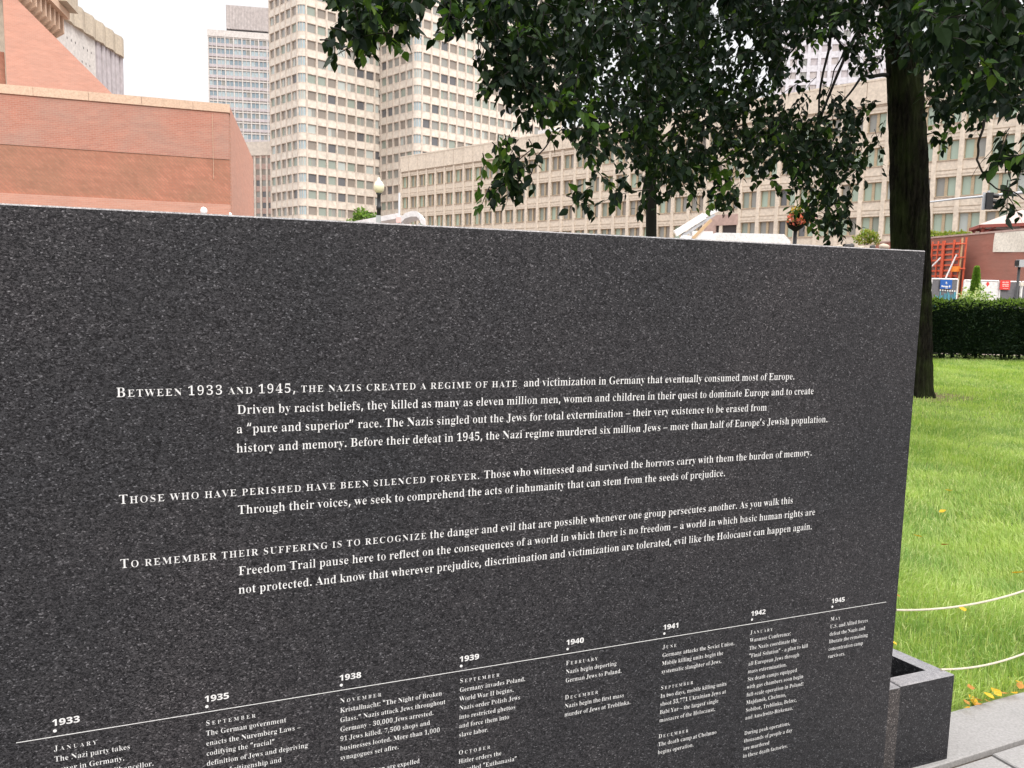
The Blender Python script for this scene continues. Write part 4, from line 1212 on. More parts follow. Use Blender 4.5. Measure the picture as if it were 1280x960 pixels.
# ---- the brick mass of the city hall behind it, with its sloping top
w0 = at(8, 108, 50); w1 = at(136, 113, 53)
aW = math.atan2(w1.y - w0.y, w1.x - w0.x)
croot = thing('brick_city_hall', 'brick and concrete civic building with a sloping brick wall and concrete fins', 'building', (w0.x, w0.y, 0), aW)
CI = frame(w0.x, w0.y, aW).inverted()
def on_plane(px, py):
    d = ray(px, py); nrm = Vector((-math.sin(aW), math.cos(aW), 0))
    t_ = (Vector((w0.x, w0.y, 0)) - Vector((0, 0, 0))).dot(nrm) / d.dot(nrm)
    q = CI @ (EYE + d * t_); return (q.x, q.z)
A1 = on_plane(24, 2); A2 = on_plane(136, 113); A3 = on_plane(4, 2); A4 = on_plane(9, 105)
sl = (A1[1] - A2[1]) / (A1[0] - A2[0])
xk = A3[0] + 0.25; zk = A1[1] + (xk - A1[0]) * sl
m = MB()
# front polygon in x,z extruded in y
poly = [(A4[0], -0.05), (A2[0] + 6, -0.05), (A2[0] + 6, A2[1] + 6 * sl), (xk, zk), (A3[0] - 0.02, zk)]
n = len(poly)
vs = [(x, 0, z) for x, z in poly] + [(x, 0.3, z) for x, z in poly]
m.add(vs, [tuple(range(n)), tuple(range(2 * n - 1, n - 1, -1))] + [((i + 1) % n, i, n + i, n + (i + 1) % n) for i in range(n)])
m.build('sloping_wall', MAT['brick_ledge'], croot)
m = MB(); m.box(A4[0] - 6, A4[0] - 0.05, 0.6, 3.2, -0.05, on_plane(4, 62)[1]); m.build('stair_wall', MAT['brick_band'], croot)
m = MB(); m.box(A3[0] - 6, A3[0] - 0.40, -0.01, 0.5, on_plane(4, 61)[1] + 0.02, zk + 2); m.build('stair_tower', MAT['brick'], croot)
# concrete fins of the upper storeys, running back along the right flank
f0 = CI @ at(22, 3, 56.0); f1 = CI @ at(82, 55, 66.0)
fd = Vector((f1.x - f0.x, f1.y - f0.y, 0)); fL = fd.length
fa = math.atan2(fd.y, fd.x)
fin_z0 = (at(27, 4, 57).z + at(77, 53, 65).z) / 2
FM = Matrix.Translation((f0.x, f0.y, 0)) @ Matrix.Rotation(fa, 4, 'Z')
nf = 10
fin_top = at(84, 24, 66).z
m = MB(); m.box(-4, fL - 0.1, 1.0, 8, 0, fin_top + 0.6, 0, FM); m.build('upper_storeys', MAT['city_conc'], croot)
for i in range(nf):
    xf = fL * (i + 0.5) / nf
    m = MB()
    m.add([(xf - 0.14, 0.98, fin_z0), (xf + 0.14, 0.98, fin_z0), (xf + 0.14, 0.98, fin_top), (xf - 0.14, 0.98, fin_top),
           (xf - 0.14, -0.05, fin_z0 + 0.7), (xf + 0.14, -0.05, fin_z0 + 0.7), (xf + 0.14, -0.05, fin_top), (xf - 0.14, -0.05, fin_top)],
          [(0, 1, 5, 4), (4, 5, 6, 7), (1, 2, 6, 5), (0, 4, 7, 3), (3, 7, 6, 2)], 0, FM)
    m.build('fin', MAT['coping'], croot)
m = MB()
for i in range(nf + 1):
    xf = fL * i / nf
    m.box(xf - 0.32, xf + 0.32, 0.85, 0.995, fin_z0 + 1.2, fin_top - 0.4, 0, FM)
m.build('fin_window_strip', MAT['pane_grey'], croot)
m = MB(); m.box(-4, fL + 0.1, -0.35, 1.3, fin_top, fin_top + 0.55, 0, FM); m.build('cornice_beam', MAT['coping'], croot)
m = MB(); m.box(fL - 2.6, fL + 0.4, -0.9, 3, at(80, 3, 64).z, at(80, -40, 64).z, 0, FM); m.build('overhanging_bay', MAT['city_conc'], croot)

# ---- ribbed office tower behind the city hall
r0 = at(82, 15, 120); r1 = at(152.5, 50, 139)
aR = math.atan2(r1.y - r0.y, r1.x - r0.x)
rl = ((r1.x - r0.x) ** 2 + (r1.y - r0.y) ** 2) ** 0.5
rt = r1.z
rroot = thing('ribbed_tower', 'pale concrete tower with lilac grey ribs and a scalloped top at upper left', 'tower', (r0.x, r0.y, 0), aR)
RI = frame(r0.x, r0.y, aR)
def along(px):
    d = ray(px, 60); nrm = Vector((-math.sin(aR), math.cos(aR), 0))
    t_ = Vector((r0.x, r0.y, 0)).dot(nrm) / d.dot(nrm)
    return (RI.inverted() @ (EYE + d * t_)).x
xm = along(119); xe = along(152.5)
m = MB()
m.box(-12, xm, 0.0, 14, 0, rt - 2.2, 0)
for i in range(9):
    for j in range(14):
        if (i * 7 + j * 3) % 4 < 3:
            xx = -3 + (xm + 2.2) * (i + 0.5 + 0.5 * (j % 2)) / 9.0; zz = rt - 5.2 - j * 2.1
            m.box(xx - 0.10, xx + 0.10, -0.02, 0.02, zz - 0.16, zz + 0.16, 1)
m.build('panel_wall', [MAT['pale_conc'], MAT['slot']], rroot)
m = MB()
m.box(xm, xe, 0.5, 14, 0, rt - 0.6, 1)
nr_ = 6
for i in range(nr_):
    xa = xm + (xe - xm) * i / nr_; xb = xm + (xe - xm) * (i + 1) / nr_
    m.prism([(xa + 0.28, 0.5), (xa + 0.45, -0.15), (xb - 0.1, -0.15), (xb, 0.5)], 0, rt - 2.9, 0)
m.build('ribbed_wall', [MAT['lilac'], MAT['slot']], rroot)
m = MB()
nn = 9
for i in range(nn):
    xa = -12 + (xe + 12) * i / nn; xb = -12 + (xe + 12) * (i + 1) / nn
    m.prism([(xa, 0.6), (xa, -0.35), ((xa + xb) / 2, -0.7), (xb - 0.15, -0.35), (xb - 0.15, 0.6)], rt - 3.0, rt, 0)
m.build('scalloped_top', MAT['city_conc'], rroot)

# ------------------------------------------------------------------ leaves
LEAF_U = np.array([0.0, 0.18, 0.40, 0.70, 1.0])
LEAF_W = np.array([0.02, 0.25, 0.325, 0.19, 0.0])


def leaf_cloud(name, P, D, Nn, S, mats, mat_idx=None, fold=0.16, curl=0.12, wide=1.0):
    """pointed folded leaves: stalk point P, direction D, face normal N, length S"""
    n = len(P)
    D = D / np.linalg.norm(D, axis=1, keepdims=True)
    X = np.cross(D, Nn); X /= np.linalg.norm(X, axis=1, keepdims=True) + 1e-9
    Z = np.cross(X, D)
    V = np.zeros((n, 13, 3)); 
    S1 = S[:, None]
    for i, (u, wd) in enumerate(zip(LEAF_U, LEAF_W)):
        c = P + D * (u * S1) - Z * (curl * u * u * S1)
        V[:, i] = c
        if i < 4:
            V[:, 5 + i] = c + X * (wd * wide * S1) + Z * (fold * wd * S1)
            V[:, 9 + i] = c - X * (wd * wide * S1) + Z * (fold * wd * S1)
    q = []
    for i in range(3):
        q.append((i, i + 1, 6 + i, 5 + i)); q.append((i + 1, i, 9 + i, 10 + i))
    q.append((3, 4, 4, 8)); q.append((4, 3, 12, 4))
    tri = []
    for f in q:
        if len(set(f)) == 4:
            tri.append((f[0], f[1], f[2])); tri.append((f[0], f[2], f[3]))
    tri.append((3, 4, 8)); tri.append((4, 3, 12))
    tri = np.array(tri)
    F = (np.arange(n)[:, None, None] * 13 + tri[None]).reshape(-1, 3)
    mi = None if mat_idx is None else np.repeat(mat_idx, len(tri))
    return fast_mesh(name, V.reshape(-1, 3), None, mats, tris=F, smooth=False, mat_idx=mi)


def simple_leaves(name, P, D, Nn, S, mats, mat_idx=None, wide=0.55):
    """four-cornered leaf faces for things farther off"""
    n = len(P)
    D = D / (np.linalg.norm(D, axis=1, keepdims=True) + 1e-9)
    X = np.cross(D, Nn); X /= np.linalg.norm(X, axis=1, keepdims=True) + 1e-9
    Z = np.cross(X, D)
    S1 = S[:, None]
    V = np.stack([P, P + D * .45 * S1 + X * wide * .5 * S1 + Z * .08 * S1, P + D * S1, P + D * .45 * S1 - X * wide * .5 * S1 + Z * .08 * S1], axis=1)
    F = np.arange(n * 4).reshape(n, 4)
    return fast_mesh(name, V.reshape(-1, 3), F, mats, mat_idx=mat_idx)


def rdir(n):
    v = rng.normal(size=(n, 3))
    return v / np.linalg.norm(v, axis=1, keepdims=True)


class Sprays:
    """leafy twigs: each a short curved stem carrying alternate leaves"""
    def __init__(self): self.P = []; self.D = []; self.N = []; self.S = []; self.K = []; self.stem = MB()

    def add(self, base, direc, length, nleaf, size, droop=0.6, lit=0.05, stem=True, wild=0.55):
        base = np.array(base, float); d = np.array(direc, float); d /= np.linalg.norm(d)
        pts = [base.copy()]; p = base.copy(); seg = 6
        for i in range(seg):
            d = d + np.array([0, 0, -droop / seg]) + rng.normal(size=3) * 0.10
            d /= np.linalg.norm(d)
            p = p + d * length / seg
            pts.append(p.copy())
        if stem:
            self.stem.tube([tuple(q) for q in pts], [0.0045 * (1 - 0.75 * i / seg) for i in range(seg + 1)], 4, 0, None, False, False)
        yk = 1 if rng.random() < lit else 0
        for i in range(nleaf):
            u = (i + 0.7) / nleaf * seg
            a = min(int(u), seg - 1); f = u - a
            q = pts[a] * (1 - f) + pts[a + 1] * f
            ax = pts[a + 1] - pts[a]; ax /= np.linalg.norm(ax)
            side = np.cross(ax, rng.normal(size=3)); side /= np.linalg.norm(side) + 1e-9
            D = ax * 0.35 + side * 0.75 + np.array([0, 0, -0.55]) + rng.normal(size=3) * wild * 0.5
            Nn = np.array([0, 0, 1.0]) + rng.normal(size=3) * wild
            self.P.append(q + side * 0.008); self.D.append(D); self.N.append(Nn)
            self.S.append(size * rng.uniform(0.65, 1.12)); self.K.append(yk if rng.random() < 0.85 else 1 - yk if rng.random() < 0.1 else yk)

    def build(self, crown, parent, mats, twig_mat):
        me = leaf_cloud(crown, np.array(self.P), np.array(self.D), np.array(self.N), np.array(self.S), mats, np.array(self.K))
        o = link(crown, me, parent)
        self.stem.build('twigs', twig_mat, parent)['kind'] = 'stuff'
        return o


# ------------------------------------------------------------------ the big tree on the lawn
tb = gnd(1142, 494)
bigtree = thing('lawn_tree', 'large dark leafy tree with a thick trunk on the lawn right of the granite wall', 'tree')
def trunk_pt(px, py): return at(px, py, tb.y)
ctrl = [(Vector((tb.x, tb.y, -0.03)), 0.345), (trunk_pt(1142.3, 478), 0.328), (trunk_pt(1141.5, 440), 0.325), (trunk_pt(1139.5, 370), 0.315), (trunk_pt(1138, 310), 0.315), (trunk_pt(1136, 200), 0.312), (trunk_pt(1131, 100), 0.305), (trunk_pt(1128, 20), 0.32), (trunk_pt(1124, -60), 0.33)]
pts = []; rad = []
for i in range(len(ctrl) - 1):
    for k in range(8):
        f = k / 8
        pts.append(ctrl[i][0].lerp(ctrl[i + 1][0], f)); rad.append(ctrl[i][1] * (1 - f) + ctrl[i + 1][1] * f)
pts.append(ctrl[-1][0]); rad.append(ctrl[-1][1])
# furrowed trunk surface
SEG = 72
vs = []
for i, (p, r) in enumerate(zip(pts, rad)):
    z = p.z
    for k in range(SEG):
        a = 2 * math.pi * k / SEG
        furrow = abs(math.sin(a * 13 + 1.3 * math.sin(z * 2.1 + a * 2) + 0.6 * math.sin(z * 5.3))) ** 0.7
        flare = math.exp(-max(0.0, z) / 0.16) * 0.085 * (0.35 + 0.65 * max(0.0, math.sin(a * 5 + 0.6 + 0.5 * math.sin(a * 2))) ** 1.5)
        rr = 0.9 * r * (1 + 0.05 * math.sin(2 * a + z)) - 0.045 * (1 - furrow) + 0.008 * math.sin(a * 29 + z * 17) + flare
        vs.append((p.x + rr * math.cos(a), p.y + rr * math.sin(a), z))
fs = [(i * SEG + k, i * SEG + (k + 1) % SEG, (i + 1) * SEG + (k + 1) % SEG, (i + 1) * SEG + k) for i in range(len(pts) - 1) for k in range(SEG)]
barkm = bpy.data.materials.new('mossy_tree_bark'); barkm.use_nodes = True
bsdf(barkm).inputs['Roughness'].default_value = 0.95; bsdf(barkm).inputs['Specular IOR Level'].default_value = 0.1
v_ = coords(barkm, (1, 1, 0.30))
nn_ = noise(barkm, v_, 26, 6, 0.7)
nm_ = noise(barkm, coords(barkm, (1, 1, 0.5)), 3.0, 4, 0.6)
cc_ = ramp(barkm, nn_, [(0.38, (0.0025, 0.002, 0.002)), (0.66, (0.018, 0.016, 0.011))])
cc_ = mixc(barkm, ramp(barkm, nm_, [(0.45, (0, 0, 0)), (0.68, (0.55,) * 3)]), cc_, (0.030, 0.042, 0.012))
L(barkm, cc_, bsdf(barkm).inputs['Base Color']); bump(barkm, nn_, 0.9, 0.03)
b = MB(); b.add(vs, fs, 0, None, True); b.build('trunk', barkm, bigtree)

top = pts[-1]
LIMBS = []
def limb(p0, p1, r0, r1, sag=0.0, wob=0.25, n=14, mat='bark', parent=None, name='limb'):
    p0 = Vector(p0); p1 = Vector(p1)
    Ln = (p1 - p0).length
    ph = [random.uniform(0, 6) for _ in range(3)]
    P_ = []
    for i in range(n + 1):
        f = i / n
        q = p0.lerp(p1, f)
        q.z += sag * math.sin(math.pi * f) * Ln * 0.25
        q += Vector((math.sin(f * 7 + ph[0]), math.sin(f * 6 + ph[1]), math.sin(f * 8 + ph[2]))) * wob * 0.08 * Ln * math.sin(math.pi * f)
        P_.append(q)
    b = MB(); b.tube(P_, [r0 + (r1 - r0) * (i / n) ** 0.8 for i in range(n + 1)], 9, 0, None, True, True)
    b.build(name, MAT[mat], parent or bigtree)
    LIMBS.append(P_)
    return P_


def A_(px, py, Y): return at(px, py, Y)
limb(top, top + Vector((0.3, 0.6, 5.5)), 0.30, 0.06, 0, 0.3)
limb(trunk_pt(1126, 10), A_(960, -60, 9.5), 0.16, 0.05, 0.5)
limb(A_(960, -60, 9.5), A_(640, -90, 6.5), 0.05, 0.018, 0.3)
limb(trunk_pt(1128, -20), A_(800, -160, 10), 0.16, 0.05, 0.6)
limb(A_(800, -160, 10), A_(470, -60, 4.7), 0.05, 0.014, 0.5)
limb(trunk_pt(1134, 30), A_(1270, -40, 10), 0.13, 0.05, 0.4)
limb(A_(1270, -40, 10), A_(1330, 60, 5.5), 0.05, 0.014, 0.4)
limb(trunk_pt(1126, -40), trunk_pt(1300, -420), 0.16, 0.05, 0.3)
limb(trunk_pt(1122, -50), trunk_pt(860, -420), 0.15, 0.05, 0.4)
limb(trunk_pt(1110, 95), A_(1050, 130, 11.5), 0.035, 0.012, 0.3, 0.3)
limb(trunk_pt(1112, 40), A_(1000, 230, 11.0), 0.05, 0.010, 0.9, 0.3)
limb(A_(1038, 15, 10.5), A_(1022, 205, 10.2), 0.022, 0.007, 0.0, 0.5)
limb(A_(1022, 25, 10.5), A_(1056, 60, 10.2), 0.018, 0.010, 0.0, 0.4)
limb(A_(1056, 60, 10.2), A_(1032, 120, 10.2), 0.012, 0.005, 0.0, 0.4)
# bare hanging branchlets
limb(A_(690, 168, 5.6), A_(655, 232, 5.5), 0.006, 0.003, 0, 0.4, mat='twig', name='branchlet')
limb(A_(1230, 150, 6.2), A_(1221, 200, 6.2), 0.010, 0.008, 0, 0.5, mat='twig', name='branchlet')
limb(A_(1221, 200, 6.2), A_(1235, 228, 6.2), 0.008, 0.006, 0, 0.5, mat='twig', name='branchlet')
limb(A_(1235, 228, 6.2), A_(1282, 250, 6.0), 0.006, 0.004, 0, 0.5, mat='twig', name='branchlet')
limb(A_(1247, 175, 6.2), A_(1214, 222, 6.4), 0.003, 0.0015, 0, 0.5, mat='twig', name='branchlet')
limb(A_(1262, 160, 6.2), A_(1238, 205, 6.2), 0.004, 0.002, 0, 0.5, mat='twig', name='branchlet')

sp = Sprays()
# clusters of leafy twigs: (px, py, rx, ry, near, far, twigs, leaf size, leaves per twig, share of twigs coloured as lit)
REG = [
    (470, 8, 50, 26, 4.2, 5.2, 30, 0.078, 13, 0.10), (448, 50, 26, 30, 4.2, 4.9, 13, 0.078, 12, 0.12), (424, 82, 10, 16, 4.2, 4.6, 3, 0.078, 9, 0.35), (500, 30, 20, 22, 4.3, 5.0, 9, 0.078, 11, 0.12), (485, 56, 8, 10, 4.3, 4.8, 2, 0.075, 8, 0.2),
    (542, -4, 8, 6, 4.6, 5.0, 2, 0.078, 5, 0.0),
    (600, 5, 50, 26, 5.0, 7.0, 34, 0.085, 13, 0.08), (572, 38, 26, 12, 5.0, 6.0, 8, 0.085, 11, 0.15), (640, 50, 42, 45, 5.0, 7.5, 36, 0.085, 13, 0.08), (622, 102, 18, 28, 5.0, 6.0, 10, 0.085, 11, 0.15),
    (690, 60, 60, 75, 5.5, 8.5, 80, 0.09, 13, 0.06), (660, 130, 28, 26, 5.5, 7.0, 13, 0.085, 12, 0.12), (705, 150, 34, 30, 5.5, 8.0, 19, 0.088, 12, 0.2),
    (640, 205, 24, 14, 5.3, 5.9, 5, 0.085, 10, 0.3), (632, 238, 24, 20, 5.3, 5.9, 9, 0.085, 11, 0.4), (612, 256, 10, 10, 5.3, 5.8, 2, 0.08, 8, 0.3), (667, 213, 8, 14, 5.3, 5.9, 2, 0.085, 8, 0.2),
    (740, 205, 22, 26, 6.0, 8.0, 8, 0.09, 11, 0.1), (728, 262, 13, 16, 6.0, 7.0, 4, 0.09, 9, 0.12), (768, 250, 14, 18, 6.0, 7.5, 5, 0.09, 10, 0.12),
    (790, 30, 110, 50, 7.0, 12.0, 150, 0.10, 13, 0.04), (800, 100, 90, 55, 7.0, 13.0, 100, 0.10, 13, 0.05), (760, 150, 60, 40, 7.0, 11.0, 34, 0.10, 12, 0.06), (850, 165, 75, 60, 7.5, 13.0, 105, 0.10, 13, 0.05), (826, 215, 40, 30, 7.5, 12.0, 22, 0.10, 12, 0.1), (880, 235, 55, 22, 7.5, 11.0, 26, 0.10, 12, 0.16), (800, 262, 24, 10, 7.5, 9.5, 3, 0.10, 9, 0.2), (900, 254, 30, 12, 7.5, 10, 7, 0.10, 11, 0.3),
    (900, 70, 80, 80, 7.5, 13.0, 130, 0.10, 13, 0.04), (930, 160, 40, 50, 8.0, 13.0, 48, 0.10, 13, 0.05),
    (1000, 22, 90, 36, 8.0, 13.0, 120, 0.10, 13, 0.03), (975, 75, 26, 30, 8.0, 12.0, 17, 0.10, 12, 0.05), (1085, 62, 26, 34, 9.0, 12.5, 26, 0.10, 12, 0.04),
    (1010, 165, 62, 38, 8.0, 12.0, 42, 0.10, 12, 0.08), (985, 205, 52, 36, 8.0, 12.0, 46, 0.10, 12, 0.08), (1030, 240, 40, 44, 8.0, 11.5, 42, 0.10, 12, 0.12), (1032, 285, 34, 18, 8.0, 10.5, 15, 0.10, 11, 0.14), (1075, 205, 22, 22, 8.5, 11.0, 8, 0.10, 10, 0.12), (1062, 150, 20, 18, 8.5, 11.0, 5, 0.10, 10, 0.1), (1090, 175, 14, 12, 8.5, 11, 3, 0.10, 9, 0.2), (965, 128, 10, 14, 8, 11, 3, 0.10, 10, 0.2),
    (1200, 40, 90, 52, 4.8, 12.0, 150, 0.10, 13, 0.03), (1240, 95, 60, 40, 5.0, 11.0, 60, 0.095, 13, 0.04), (1185, 95, 34, 30, 8.0, 13.0, 26, 0.10, 12, 0.05), (1215, 138, 55, 18, 7.0, 11.0, 20, 0.10, 12, 0.05), (1270, 120, 30, 30, 5.0, 8.0, 17, 0.09, 12, 0.05), (1180, 172, 14, 18, 9.0, 11.0, 5, 0.105, 10, 0.5), (1172, 150, 10, 14, 9.0, 12.0, 3, 0.10, 10, 0.1),
    (1262, 205, 26, 24, 5.6, 6.4, 8, 0.10, 9, 0.15), (1262, 262, 14, 12, 5.8, 6.4, 3, 0.10, 7, 0.1), (1240, 8, 40, 16, 4.0, 5.0, 8, 0.10, 8, 0.0), (1205, 45, 40, 22, 4.2, 5.2, 8, 0.10, 8, 0.0),
]
centre = np.array([6.5, 13.0, 9.0])
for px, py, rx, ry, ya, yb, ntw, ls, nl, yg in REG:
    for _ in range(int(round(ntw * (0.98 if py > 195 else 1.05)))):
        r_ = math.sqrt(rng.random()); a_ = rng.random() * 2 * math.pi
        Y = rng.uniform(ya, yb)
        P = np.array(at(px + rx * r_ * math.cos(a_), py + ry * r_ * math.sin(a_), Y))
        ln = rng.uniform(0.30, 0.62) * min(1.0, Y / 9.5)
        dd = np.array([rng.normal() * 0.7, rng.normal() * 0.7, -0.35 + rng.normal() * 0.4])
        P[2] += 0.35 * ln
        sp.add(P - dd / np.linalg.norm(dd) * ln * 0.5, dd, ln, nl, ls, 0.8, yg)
# the rest of the crown, above and around the picture
CR = [(centre + np.array([0, 0, 1.5]), np.array([8.2, 9.2, 5.2]))]
cnt = 0
while cnt < 1500:
    u = rdir(1)[0] * rng.uniform(0.45, 1.0) ** 0.6
    P = CR[0][0] + u * CR[0][1]
    if P[2] < 5.2: continue
    py_ = px_of(P)
    if P[1] > 1 and py_[1] > -35 and py_[0] < 1330: continue
    dd = u * 0.7 + np.array([0, 0, -0.3]) + rng.normal(size=3) * 0.4
    sp.add(P, dd, 0.8, 13, 0.27, 0.8, 0.05, stem=False)
    cnt += 1
sp.build('crown', bigtree, [MAT['leaf'], MAT['leaf_lit']], MAT['twig'])

# ------------------------------------------------------------------ the slimmer tree behind it
st_base = at(814, 300, 19.0); st_base.z = 0
slim = thing('slim_tree', 'slimmer tree with a straight dark trunk rising behind the middle of the wall', 'tree')
SP_ = [Vector((st_base.x, st_base.y, -0.02))] + [at(814 + (0 if y > 120 else -2), y, 19.0) for y in (295, 240, 180, 120, 60, -10, -80, -150)]
b = MB(); b.tube(SP_, [0.17, 0.125, 0.12, 0.115, 0.11, 0.105, 0.09, 0.06, 0.03], 14, 0, None, True, True); b.build('trunk', MAT['bark'], slim)
for px_, py_, ry_ in ((720, 70, 120), (900, 60, 110), (860, -40, 30), (760, -60, 40), (880, 140, 170)):
    limb(at(813, ry_ + 20, 19.0), at(px_, py_, 19 + random.uniform(-2, 2)), 0.05, 0.012, 0.3, 0.3, parent=slim)
sp2 = Sprays()
for px, py, rx, ry, ntw, yg in ((800, 50, 120, 60, 90, 0.04), (815, 130, 95, 55, 55, 0.05), (840, 190, 60, 35, 18, 0.1), (800, -80, 150, 90, 200, 0.03)):
    for _ in range(ntw):
        r_ = math.sqrt(rng.random()); a_ = rng.random() * 2 * math.pi
        P = np.array(at(px + rx * r_ * math.cos(a_), py + ry * r_ * math.sin(a_), rng.uniform(16.5, 21.5)))
        dd = np.array([rng.normal() * 0.7, rng.normal() * 0.7, -0.3 + rng.normal() * 0.4])
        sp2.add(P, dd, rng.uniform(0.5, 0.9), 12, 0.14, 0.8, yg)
sp2.build('crown', slim, [MAT['leaf'], MAT['leaf_lit']], MAT['twig'])

# ------------------------------------------------------------------ hedge
hg0 = gnd(1165, 449); 
hroot2 = thing('clipped_hedge', 'dark clipped hedge with fresh light green growth on top behind the lawn', 'hedge', (0, 0, 0))
hx0, hx1, hy0, hy1, hh = 8.0, 26.0, 21.2, 22.5, 1.52
b = MB()
for i in range(26):
    xx = hx0 + (hx1 - hx0) * (i + 0.5) / 26
    for k in range(3):
        x_ = xx + random.uniform(-.25, .25); y_ = random.uniform(hy0 + .35, hy1 - .35)
        b.tube([(x_, y_, -0.02), (x_ + random.uniform(-.1, .1), y_, 0.3), (x_ + random.uniform(-.3, .3), y_ + random.uniform(-.1, .1), 1.0)], [0.03, 0.024, 0.01], 6)
b.build('stems', MAT['bark'], hroot2)
def lump(x): return 0.06 * math.sin(x * 1.9) + 0.05 * math.sin(x * 4.7 + 1) + 0.03 * math.sin(x * 11)
n = 64000
hp = np.zeros((n, 3)); hn = np.zeros((n, 3))
face = rng.choice(4, n, p=[0.46, 0.30, 0.08, 0.16])
ux = rng.uniform(hx0, hx1, n)
lumpv = 0.06 * np.sin(ux * 1.9) + 0.05 * np.sin(ux * 4.7 + 1) + 0.03 * np.sin(ux * 11)
bot = np.maximum(0.0, -0.07 + 0.10 * np.sin(ux * 2.6 + 1) + 0.07 * np.sin(ux * 7.1))
uz = bot + (hh - bot) * rng.random(n) ** 0.9
deep = np.abs(rng.normal(0, 0.09, n))
hp[:, 0] = ux
hp[:, 1] = np.where(face == 0, hy0 + lumpv * 0.9 + deep, np.where(face == 2, hy1 - deep, rng.uniform(hy0, hy1, n)))
hp[:, 2] = np.where(face == 1, hh + lumpv * 0.7 - deep * 0.7 + rng.normal(0, 0.02, n), uz)
hn[:, 1] = np.where(face == 0, -1, np.where(face == 2, 1, 0)); hn[:, 2] = np.where(face == 1, 1, 0.25)
hd = hn + rng.normal(size=(n, 3)) * 0.8
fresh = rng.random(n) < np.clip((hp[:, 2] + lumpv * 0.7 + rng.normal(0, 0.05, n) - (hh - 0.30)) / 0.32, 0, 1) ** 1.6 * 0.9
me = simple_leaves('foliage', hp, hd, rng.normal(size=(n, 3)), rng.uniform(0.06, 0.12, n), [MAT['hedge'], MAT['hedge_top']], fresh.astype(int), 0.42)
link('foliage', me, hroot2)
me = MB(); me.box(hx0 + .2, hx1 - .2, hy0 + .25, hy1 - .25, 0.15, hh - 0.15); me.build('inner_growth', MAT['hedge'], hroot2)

# ------------------------------------------------------------------ grass
def grass_patch(polys_n):
    V = []; Fq = []; cnt = 0
    allP = []; allH = []; allW = []
    for (n, fx, fy, hmin, hmax, wd) in polys_n:
        allP.append(np.stack([fx, fy], 1)); allH.append(rng.uniform(hmin, hmax, len(fx))); allW.append(np.full(len(fx), wd))
    P2 = np.concatenate(allP); H = np.concatenate(allH); W = np.concatenate(allW)
    n = len(P2)
    P = np.zeros((n, 3)); P[:, :2] = P2; P[:, 2] = -0.014
    a = rng.uniform(0, 2 * np.pi, n)
    lean = np.abs(rng.normal(0.45, 0.35, n))
    # tufts lie the same way
    swirl = np.sin(P2[:, 0] * 2.3 + np.sin(P2[:, 1] * 1.7)) * 2.4
    a = np.where(rng.random(n) < 0.55, swirl + rng.normal(0, 0.5, n), a)
    dirx = np.stack([np.cos(a), np.sin(a), np.zeros(n)], 1)
    sx = np.stack([-np.sin(a), np.cos(a), np.zeros(n)], 1)
    rot = rng.normal(0, 0.7, n)[:, None]
    sx = sx * np.cos(rot) + dirx * np.sin(rot)
    up = np.array([0, 0, 1.0])
    H1 = H[:, None]; W1 = W[:, None] * rng.uniform(0.6, 1.3, n)[:, None]; le = lean[:, None]
    mid = P + up * H1 * 0.55 + dirx * le * H1 * 0.22
    tip = P + up * H1 * (1.0 - 0.28 * np.minimum(le, 1.2)) + dirx * le * H1 * 0.8
    V = np.stack([P - sx * W1 / 2, P + sx * W1 / 2, mid + sx * W1 * .42, mid - sx * W1 * .42, tip + sx * W1 * 0.08, tip - sx * W1 * 0.08], 1)
    i6 = np.arange(n)[:, None] * 6
    F = np.concatenate([i6 + np.array([[0, 1, 2, 3]]), i6 + np.array([[3, 2, 4, 5]])], 0)
    return V.reshape(-1, 3), F


def in_lawn(x, y):
    q = (x - E0.x) * EN.x + (y - E0.y) * EN.y
    return q > 0.004


# inside the planter's footprint and the wall's nothing grows
def clear_of_stone(x, y):
    dx = x - WX; dy = y - WY
    u = dx * math.cos(YAW) + dy * math.sin(YAW); v = -dx * math.sin(YAW) + dy * math.cos(YAW)
    return ~((u < 0.36) & (u > -4.7) & (v < 0.47) & (v > -0.1))


def scatter(n, y0, y1, s0, s1, pw):
    y = y0 + (y1 - y0) * rng.random(n) ** pw
    s = rng.uniform(s0, s1, n)
    x = y * s
    k = in_lawn(x, y) & clear_of_stone(x, y)
    tr = (x - tb.x) ** 2 + (y - tb.y) ** 2
    k &= tr > 0.47 ** 2
    k &= (tr > 0.85 ** 2) | (rng.random(n) < 0.40)
    return x[k], y[k]


G = []
x, y = scatter(62000, 2.7, 5.5, 0.30, 0.95, 0.9); G.append((0, x, y, 0.03, 0.09, 0.0040))
x, y = scatter(70000, 5.2, 10.5, 0.34, 0.90, 0.9); G.append((0, x, y, 0.04, 0.085, 0.0065))
x, y = scatter(70000, 10.0, 21.6, 0.38, 0.86, 0.85); G.append((0, x, y, 0.04, 0.09, 0.011))
x, y = scatter(26000, 2.9, 21.0, -0.5, 1.6, 0.6); G.append((0, x, y, 0.04, 0.085, 0.012))
x, y = scatter(60000, 4.0, 21.6, -0.25, 0.38, 0.7); G.append((0, x, y, 0.04, 0.085, 0.010))
V, F = grass_patch(G)
go = link('grass', fast_mesh('grass', V, F, [MAT['grass']]))
go['kind'] = 'stuff'; go['label'] = 'short bright green lawn grass growing behind the planter and rope'

# bare ring of earth and bark round the trunk
pts = []
for i in range(40):
    a = 2 * math.pi * i / 40
    r_ = 0.72 + 0.12 * math.sin(a * 3 + 1) + 0.07 * math.sin(a * 7)
    pts.append((tb.x + 0.1 + r_ * 1.2 * math.cos(a), tb.y + r_ * math.sin(a)))
sheet('bare_earth', pts, -0.006, MAT['bare'])

